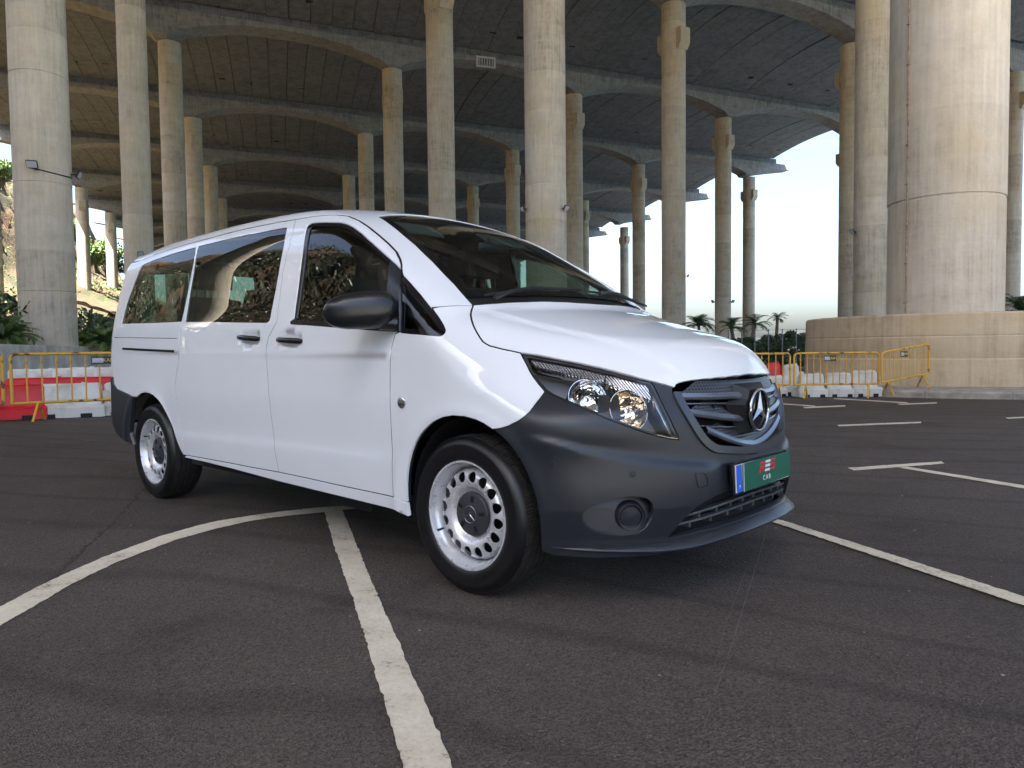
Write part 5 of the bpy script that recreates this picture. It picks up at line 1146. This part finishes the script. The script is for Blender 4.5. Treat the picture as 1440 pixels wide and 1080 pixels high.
# number plate
npz=.497; npx=.880; tl_=-.02
pl=empty('number_plate',(npx,0,npz)); pl.parent=van; pl.rotation_euler=(0,-.05,0)
MB().box((-.006,0,0),(.022,.545,.130),bev=.006).build('plate_holder',MT['trim_gloss'],pl)
MB().box((.0075,0,0),(.004,.520,.112)).build('plate_sheet',MT['plate_white'],pl)
MB().box((.011,-.236,0),(.003,.044,.110)).build('euro_band',MT['plate_blue'],pl)
card=MB(); card.add([(.0135,-.212,-.057),(.0135,.262,-.050),(.0135,.262,.060),(.0135,-.205,.057),(.0165,-.212,-.057),(.0165,.262,-.050),(.0165,.262,.060),(.0165,-.205,.057)],[(4,5,6,7),(3,2,1,0),(0,1,5,4),(2,3,7,6),(1,2,6,5),(3,0,4,7)])
cd_=card.build('advert_card',MT['plate_green'],pl)
edge=MB(); edge.add([(.0170,-.212,-.057),(.0170,-.207,-.057),(.0170,-.200,.057),(.0170,-.205,.057)],[(0,1,2,3)]); edge.build('card_edge',MT['plate_white'],cd_)
MY=np.array([[0,0,1],[1,0,0],[0,1,0.]])   # card plane: u->y, v->z, w->x
def flat(polys,name,mat,ox,oy,s,sh=.30):
    b=MB()
    for p in polys: b.prism([(ox+(u+sh*v)*s,oy+v*s) for u,v in p],.0168,.0182,M=MY)
    return b.build(name,mat,cd_)
rct=lambda a,b,c,d:[(a,b),(c,b),(c,d),(a,d)]
R_=[rct(0,.0,.22,.62),rct(0,.78,1.0,1.0),rct(.78,.42,1.0,.78),rct(.22,.40,.78,.60),[(.45,.40),(.70,.40),(1.02,0),(.75,0)]]
S_=[rct(0,.80,1.0,1.0),rct(0,.42,.22,.80),rct(.22,.42,1.0,.60),rct(.78,.20,1.0,.42),rct(0,0,1.0,.20)]
E_=[rct(0,.78,1,1.0),rct(0,.40,1,.62),rct(0,0,1,.22)]
h=.046
flat(R_,'letter',MT['logo_red'],-.058,.000,h); flat(E_,'letter',MT['plate_white'],-.005,.0005,h); flat(S_,'letter',MT['logo_red'],.048,.002,h)
text_mesh('C A R',.030,MT['plate_white'],'lettering',cd_,[[0,0,1,.0172],[1,0,0,.012],[0,1,0,-.026],[0,0,0,1]],ext=.0006)
text_mesh('P',.022,MT['plate_white'],'country_letter',pl,[[0,0,1,.013],[1,0,0,-.236],[0,1,0,-.034],[0,0,0,1]],ext=.0005)
# ---------------------------------------------------------------- wheels
RT=.337
def make_wheel(y):
    root=empty('wheel',(0,0,0)); root.parent=van
    W2=.118   # half width of tyre
    c=MB(); prof=[(.226,-.100),(.232,-.108),(.250,-.114),(.275,-.1175),(.290,-.1165),(.296,-.1185),(.302,-.1165),(.316,-.110),(.326,-.098),(.331,-.088)]
    c.lathe(prof,96,axis='y'); prof2=[(a,-b) for a,b in reversed(prof)]; c.lathe(prof2,96,axis='y')
    ty=c.build('tyre_wall',MT['rubber'],root,smooth=40)
    # tread: ribs with grooves and lateral sipes
    t=MB(); nseg=150; ribs=[(-.088,-.056),(-.050,-.020),(-.014,.014),(.020,.050),(.056,.088)]
    t.lathe([(.3285,-.09),(.3285,.09)],96,axis='y')
    for a,b in ribs:
        for k in range(nseg):
            q0=2*math.pi*k/nseg; q1=2*math.pi*(k+.82)/nseg; sk=.010 if abs(a)>.05 else .006
            ro=RT-(.004 if (a<-.08 ) else 0); rb=RT-(.004 if b>.08 else 0)
            P=lambda r,q,yy:(r*math.cos(q),yy,r*math.sin(q))
            V=[P(ro,q0,a),P(ro,q1,a),P(rb,q1+sk*2,b),P(rb,q0+sk*2,b),P(.328,q0,a),P(.328,q1,a),P(.328,q1+sk*2,b),P(.328,q0+sk*2,b)]
            t.add(V,[(3,2,1,0),(0,1,5,4),(2,3,7,6),(1,2,6,5),(3,0,4,7)])
    tr=t.build('tread',MT['rubber_tread'],root); tr['kind']='stuff'
    # sidewall lettering-like raised marks
    tk=MB()
    for a0,n_ in ((.5,9),(2.0,12),(3.6,9),(5.1,11)):
        for k in range(n_):
            a=a0+k*.055; ca,sa=math.cos(a),math.sin(a); M=np.array([[ca,0,-sa],[0,1,0],[sa,0,ca]])
            tk.box((ca*.268,-.1172,sa*.268),(.020 if k%3 else .012,.002,.007),M=M)
    tk.build('raised_marks',MT['rubber'],ty)
    rim=MB(); rim.lathe([(.2265,-.085),(.232,-.094),(.2345,-.1005),(.2335,-.1065),(.229,-.1085),(.2235,-.1075),(.2205,-.100),(.2185,-.088),(.2135,-.078),(.2075,-.070),(.2035,-.052),(.1985,-.028),(.1975,.02),(.21,.08),(.225,.09)],96,axis='y')
    rm=rim.build('rim_barrel',MT['wheel_silver'],root,smooth=40)
    # pressed disc with sixteen real holes
    circ=lambda cx,cz,r,n:np.array([(cx+r*math.cos(2*math.pi*k/n),cz+r*math.sin(2*math.pi*k/n)) for k in range(n)])
    holes=[circ(.160*math.cos(a),.160*math.sin(a),.0225,20) for a in np.arange(16)*2*math.pi/16+.1]
    vs,fs=tri2d(circ(0,0,.1995,96),holes+[circ(0,0,.06,40)],.011)
    r=np.hypot(vs[:,0],vs[:,1]); D=Spl([.05,.085,.100,.115,.135,.158,.175,.187,.195,.2],[-.052,-.052,-.058,-.071,-.083,-.084,-.078,-.064,-.048,-.034])
    yy=D(r); V=[(a,d,b) for (a,b),d in zip(vs,yy)]
    f0=fs[0]; P=np.array(V); nn=np.cross(P[f0[1]]-P[f0[0]],P[f0[2]]-P[f0[0]])
    if nn[1]>0: fs=[tuple(reversed(f)) for f in fs]
    cnt={(a,b) for f in fs for a,b in zip(f,list(f[1:])+[f[0]])}
    F_=[tuple(f) for f in fs]; back={}
    for (a,b) in [e for e in cnt if (e[1],e[0]) not in cnt]:
        for q in (a,b):
            if q not in back: back[q]=len(V); V.append((V[q][0],V[q][1]+.007,V[q][2]))
        F_.append((b,a,back[a],back[b]))
    dk=mk('disc',V,F_,MT['wheel_silver'],root); smooth_by_angle(dk,35)
    MB().lathe([(0,.0),(.215,.0)],40,axis='y',c=(0,-.02,0)).build('brake_shield',MT['void_dark'],root)
    cap=MB(); cap.lathe([(.0945,-.050),(.0945,-.066),(.091,-.072),(.080,-.076),(.045,-.079),(.042,-.080),(.0,-.080)],48,axis='y'); cp=cap.build('hub_cap',MT['hubcap_grey'],root,smooth=30)
    for k in range(5):
        a=.35+2*math.pi*k/5; ca,sa=math.cos(a),math.sin(a); M=np.array([[ca,0,-sa],[0,1,0],[sa,0,ca]])
        MB().box((ca*.066,-.0772,sa*.066),(.026,.006,.016),M=M).build('cap_slot',MT['void_dark'],cp)
    s3=MB(); s3.tube([(.036*math.cos(t),-.081,.036*math.sin(t)) for t in np.linspace(0,2*math.pi,33)[:-1]],.0016,6,closed=True)
    for k in range(3):
        t=math.pi/2+k*2*math.pi/3; s3.tube([(0,-.0815,0),(.035*math.cos(t),-.0812,.035*math.sin(t))],[.0042,.0008],5)
    s3.build('cap_emblem',MT['satin_dark'],cp)
    MB().tube([(-.165,-.062,-.125),(-.172,-.092,-.132)],.0052,8).build('valve',MT['trim_black'],root,smooth=50)
    return root
YW=-.812
w1=make_wheel(YW); w1.location=(0,YW,RT); w1.rotation_euler=(0,.2,0)
w2=copy_tree(w1,van); w2.location=(-3.2,YW,RT); w2.rotation_euler=(0,1.1,0)
for x,a in ((0,.6),(-3.2,2.)):
    w=copy_tree(w1,van); w.location=(x,-YW,RT); w.rotation_euler=(0,-a,math.pi)
# wheel housings, floor, axles
for x in (0,-3.2):
    for sg in (-1,1):
        b=MB(); b.lathe([(.395,-.87),(.40,-.60)],30,axis='y',c=(x,0,.355),a0=-.25,a1=math.pi+.25); b.lathe([(0.05,-.60),(.40,-.60)],30,axis='y',c=(x,0,.355),a0=-.25,a1=math.pi+.25)
        b.v=[(p[0],p[1] if sg<0 else -p[1],p[2]) for p in b.v]; b.build('wheel_housing',MT['interior_dark'],van)
b=MB(); b.box((-1.6,0,.315),(2.35,1.66,.07)); b.box((.55,0,.30),(.28,.9,.05)); b.box((-1.75,0,.33),(4.3,1.1,.10)); b.build('floor_pan',MT['interior_dark'],van)
MB().tube([(0,-.75,RT),(0,.75,RT)],.05,8).build('axle',MT['interior_dark'],van); MB().tube([(-3.2,-.75,RT),(-3.2,.75,RT)],.06,8).build('axle',MT['interior_dark'],van)
# dark seal tubes in the shut lines, giving the gaps their shade by colour
def seal(pts,kind,name='gap_shade_seal',r=.0042,off=-.0045):
    for sg in (1,-1):
        q=dense(to2(kind,np.asarray(pts)),.03) if False else np.concatenate([np.linspace(a,b,max(2,int(np.linalg.norm(b-a)/.025)))[:-1] for a,b in zip(to2(kind,np.asarray(pts))[:-1],to2(kind,np.asarray(pts))[1:])]+[to2(kind,np.asarray(pts))[-1:]])
        P=to3(kind,q); ok=~np.isnan(P[:,0]); P=P[ok]; N=gradF(P); Q=(P+N*off)*(1,sg,1); MB().tube(list(Q),r,6).build(name,MT['void_dark'],van,smooth=60)
seal(o['door_rear'],'S'); seal(o['door_bottom'],'S'); seal(o['door_front'],'S'); seal(o['slide_bottom'],'S'); seal(o['slide_rear'][:9],'S'); seal(o['door_top'],'X'); seal(seam,'X'); seal(o['ap_seam'],'X'); seal(o['hood_gap'],'X'); seal(o['bump_fend'],'X',r=.003)
# ---------------------------------------------------------------- tail
tg=np.array([[0,y_,z_] for y_,z_ in [(-.86,.50),(.86,.50)]+[(-a,b) for a,b in RE[::-1]]+[(-a,b) for a,b in TG[1:]]+TG[::-1][1:]+RE[1:]])
tw_=np.array([[0,y_,z_] for y_,z_ in [(-.72,1.20),(.72,1.20),(.64,1.66),(.3,1.70),(-.3,1.70),(-.64,1.66)]])
tgo=patch('tailgate','B',tg,W,van,holes=[tw_],res=.05); patch('tailgate_glass','B',tw_,MT['glass_tint'],tgo,gap=-.004,off=-.004,flange=0,res=.06)
patch('rear_bumper','B',np.array([[0,-.85,.48],[0,.85,.48],[0,.85,.80],[0,-.85,.80]]),MT['bumper_plastic'],van,off=.03,flange=.06,res=.06)
# ---------------------------------------------------------------- cabin
for mir in (False,True):
    patch('door_lining','S',np.concatenate([o['door_rear'],o['door_bottom'][1:],o['door_front'][1:],o['sail_right'][1:],o['door_top'][1:-1]]),MT['interior_dark'],van,holes=[o['glass_front'],wq] if False else [o['glass_front']],gap=.006,off=-.05,flange=0,mirror=mir,res=.06)
    patch('door_lining','S',np.concatenate([o['door_rear'],o['slide_bottom'][::-1][1:],o['slide_rear'][1:-1],seam_f[::-1][:-1]]),MT['interior_dark'],van,holes=[o['win_slide']],gap=.006,off=-.05,flange=0,mirror=mir,res=.06)
    patch('side_lining','S',np.concatenate([o['slide_rear'][:-1],seam_r,rear_edge,o['rbump_top'],o['arch_rear'][1:-1]]),MT['interior_dark'],van,holes=[o['win_rear']],gap=.006,off=-.05,flange=0,mirror=mir,res=.06)
    patch('fender_lining','X',np.concatenate([o['door_front'],wq_low[::-1],o['ap_seam'][1:],o['hood_gap'][1:],o['light_out'][1:],o['bump_fend'][1:],o['arch_front'][1:],o['sill_top_f'][::-1][1:-1]]),MT['interior_dark'],van,gap=.004,off=-.03,flange=0,mirror=mir,res=.05)
patch('headlining','X',roof_poly,MT['headliner'],van,gap=.0,off=-.035,flange=0,res=.06)
patch('engine_cover','H',np.concatenate([half(base_line)[::-1],hood_r,(hood_r*MIR)[::-1]]),MT['interior_dark'],van,gap=.004,off=-.03,flange=0,res=.06)
# dashboard
b=MB(); ds=[(-.16,1.16),(-.30,1.205),(-.48,1.19),(-.60,1.11),(-.62,.95),(-.55,.60),(-.1,.60)]
ys=np.linspace(-.80,.80,9); V=[];F_=[]; n=len(ds)
for y_ in ys:
    for (a,c) in ds: V.append((a-.04*(y_/.8)**2,y_,c+(.05*math.exp(-((y_-.40)/.17)**2) if c>1.1 else 0)))
for k in range(len(ys)-1):
    for q in range(n-1): F_.append((k*n+q,k*n+n+q,k*n+n+q+1,k*n+q+1))
dsh=mk('dashboard',V,F_,MT['interior_dark'],van); smooth_by_angle(dsh,50)
sw=empty('steering_wheel',(0,0,0)); sw.parent=van; c=np.array([-.70,.40,1.10]); ax=np.array([-.80,0,.60]); u_=np.array([0,1.,0]); v_=np.cross(ax,u_)
MB().tube([c+.19*(math.cos(t)*u_+math.sin(t)*v_) for t in np.linspace(0,2*math.pi,33)[:-1]],.016,8,closed=True).build('wheel_rim',MT['trim_black'],sw,smooth=60)
b=MB()
for t in (0,math.pi,-math.pi/2): b.tube([c,c+.185*(math.cos(t)*u_+math.sin(t)*v_)],.016,6)
b.tube([c,c-ax*.3],.03,8); b.build('wheel_spokes',MT['trim_black'],sw,smooth=50)
def seat(x,y,wd=.48,hr=True,h=1.0):
    s=empty('seat',(x,y,.42)); s.parent=van; hw=wd/2
    def cushion(name,prof,hw,par):
        V=[];F_=[]; n=len(prof); ys=[-hw,-hw*.92,-hw*.5,0,hw*.5,hw*.92,hw]; sc=[.80,.95,1,1,1,.95,.80]
        cx=sum(p[0] for p in prof)/n; cz=sum(p[1] for p in prof)/n
        for y_,k in zip(ys,sc):
            for a,c in prof: V.append((cx+(a-cx)*k,y_,cz+(c-cz)*k))
        for q in range(len(ys)-1):
            for i in range(n): F_.append((q*n+i,q*n+(i+1)%n,q*n+n+(i+1)%n,q*n+n+i))
        F_+= [tuple(reversed(range(n))),tuple((len(ys)-1)*n+i for i in range(n))]
        ob=mk(name,V,F_,MT['seat_fabric'],par); smooth_by_angle(ob,60); return ob
    cushion('seat_cushion',[(.24,.30),(.26,.36),(.22,.40),(-.2,.38),(-.28,.36),(-.26,.26),(.2,.25)],hw,s)
    cushion('seat_back',[(-.16,.36),(-.12,.60),(-.18,.90),(-.24,1.02),(-.31,1.03),(-.34,.98),(-.30,.7),(-.27,.36)],hw,s)
    if hr: cushion('head_rest',[(-.20,1.08),(-.19,1.18),(-.22,1.27),(-.28,1.28),(-.31,1.2),(-.29,1.08)],.14,s)
    if hr:
        b=MB()
        for q in (-.05,.05): b.tube([(-.26,q,.98),(-.25,q,1.12)],.007,6)
        b.build('head_rest_post',MT['satin_dark'],s)
    MB().box((-.02,0,.02),(.36,hw*1.5,.45)).build('seat_base',MT['interior_dark'],s)
    return s
for x,ys in ((-.98,(.42,-.22,-.62)),(-2.02,(.55,.05,-.42)),(-2.95,(.55,.05,-.45))):
    for y_ in ys: seat(x,y_,.46 if x>-1.5 else .48)
# inside mirror, sun visors, wipers
MB().box((-.70,.0,1.60),(.03,.25,.065),bev=.012).build('inside_mirror',MT['trim_black'],van,smooth=50)
MB().tube([(-.70,0,1.60),(-.74,0,1.66)],.012,6).build('inside_mirror_stem',MT['trim_black'],van)
MB().box((-1.02,0,1.735),(.16,.20,.05),bev=.02).build('roof_console',MT['headliner'],van,smooth=50)
for sy in (.37,-.37):
    MB().box((-.97,sy*.95,1.705),(.15,.34,.018),bev=.008,M=np.array([[.86,0,-.5],[0,1,0],[.5,0,.86]]).T).build('sun_visor',MT['headliner'],van)
def on_screen(x,y,h): 
    p=hit(np.array([[x,y,2.2]]),np.array([0,0,-1.]),0,1.5,60)[0]; n=gradF(p[None])[0]; return p+n*h
for ya,yb,xa,xb in ((-.66,-.02,-.135,-.075),(.02,.70,-.055,-.155)):
    P=[on_screen(xa+(xb-xa)*t,ya+(yb-ya)*t,.028) for t in np.linspace(0,1,9)]
    wp=empty('wiper',(0,0,0)); wp.parent=van
    MB().tube([P[0],P[4],P[8]],[.006,.011,.006],6).build('wiper_blade',MT['trim_black'],wp,smooth=40); MB().tube([P[4]+[0,0,.008],(P[4]*.45+P[0]*.55)+[.025,0,.004],P[0]+[.045,.02,-.012]],[.006,.009,.011],6).build('wiper_arm',MT['trim_black'],wp,smooth=40)
# ---------------------------------------------------------------- handles, rail, mirrors
for mir in (False,True):
    sg=-1 if mir else 1
    for xa,xb,za,zb_ in ((-1.855,-1.615,1.121,1.106),(-1.425,-1.175,1.099,1.086)):
        pts=[]; rad=[]
        for t in np.linspace(0,1,9):
            x=xa+(xb-xa)*t; z=za+(zb_-za)*t; y=-.947-.022*math.sin(math.pi*t)**.6+.004
            pts.append((x,y*sg,z)); rad.append(.0165 if 0<t<1 else .010)
        hb=MB().tube(pts,rad,10); hb.v=[(p[0],p[1],(p[2]-1.1)*1.0+1.1) for p in hb.v]; hb.build('door_handle',MT['trim_gloss'],van,smooth=60)
    rl=MB(); P=to3('S',np.array([[x,1.072+(x+3.655)*(1.046-1.072)/.936] for x in np.linspace(-3.64,-2.715,20)])); rl.tube([p*(1,sg,1)+np.array([0,-.0005*sg,0]) for p in P],.0085,6); rl.build('door_rail',MT['void_dark'],van)
    P=to3('S',np.array([[x,1.155+(x+3.7)*(1.13-1.155)/1.0] for x in np.linspace(-3.86,-2.69,20)])); rl=MB(); rl.tube([p*(1,sg,1) for p in P],.0022,5); rl.build('panel_seam',MT['trim_black'],van)
    # door mirror
    mr=empty('door_mirror',(0,0,0)); mr.parent=van
    c=np.array([-.505,-1.065,1.212]); e1=np.array([-.56,-.83,0]); e1/=np.linalg.norm(e1); e3=np.array([0,0,1.]); e2=-np.cross(e3,e1)   # long axis, thickness axis
    nu,nv=26,40; V=[];F_=[]
    for i in range(nu+1):
        s_=-1+2*i/nu; ss=np.sign(s_)*abs(s_)**.85
        prof=(1-abs(s_)**3.2)**.5
        hh=.083*prof*(1.0-.10*s_) ; th=.075*prof*(1-.15*s_)
        for k in range(nv):
            q=2*math.pi*k/nv; a=math.copysign(abs(math.cos(q))**.75,math.cos(q)); b_=math.copysign(abs(math.sin(q))**.75,math.sin(q))
            p=c+e1*(s_*.165)+e3*(hh*b_-.012*s_)+e2*(th*a*(.55 if a*1>0 else 1.0)); V.append(p*(1,sg,1))
    for i in range(nu):
        for k in range(nv): F_.append((i*nv+k,i*nv+(k+1)%nv,(i+1)*nv+(k+1)%nv,(i+1)*nv+k))
    F_=[f if not mir else tuple(reversed(f)) for f in F_]
    hs=mk('mirror_housing',V,F_,MT['mirror_plastic'],mr,smooth=True)
    ln=MB(); pts=[c+e1*(.165*s_)+e3*(-.045*(1-abs(s_)**3.2)**.5-.012*s_)-e2*0.0 for s_ in np.linspace(-.9,.9,9)]
    # lower arm
    arm=MB(); A=np.array([-.405,-.935,1.15]); B=c-e1*.10-e3*.045
    arm.tube([A,(A+B)/2+np.array([0,0,-.004]),B],[.034,.034,.045],12); arm.v=[(p[0],p[1]*sg,p[2]) for p in arm.v]; arm.build('mirror_arm',MT['mirror_plastic'],mr,smooth=60)
    gm=MB(); 
    gp=[(c+e2*.043+e1*(.135*math.copysign(abs(math.cos(t))**.6,math.cos(t)))+e3*(.066*math.copysign(abs(math.sin(t))**.6,math.sin(t))))*(1,sg,1) for t in np.linspace(0,2*math.pi,29)[:-1]]
    gm.add(gp,[tuple(range(28))]); gm.build('mirror_pane',MT['mirror_glass'],mr)
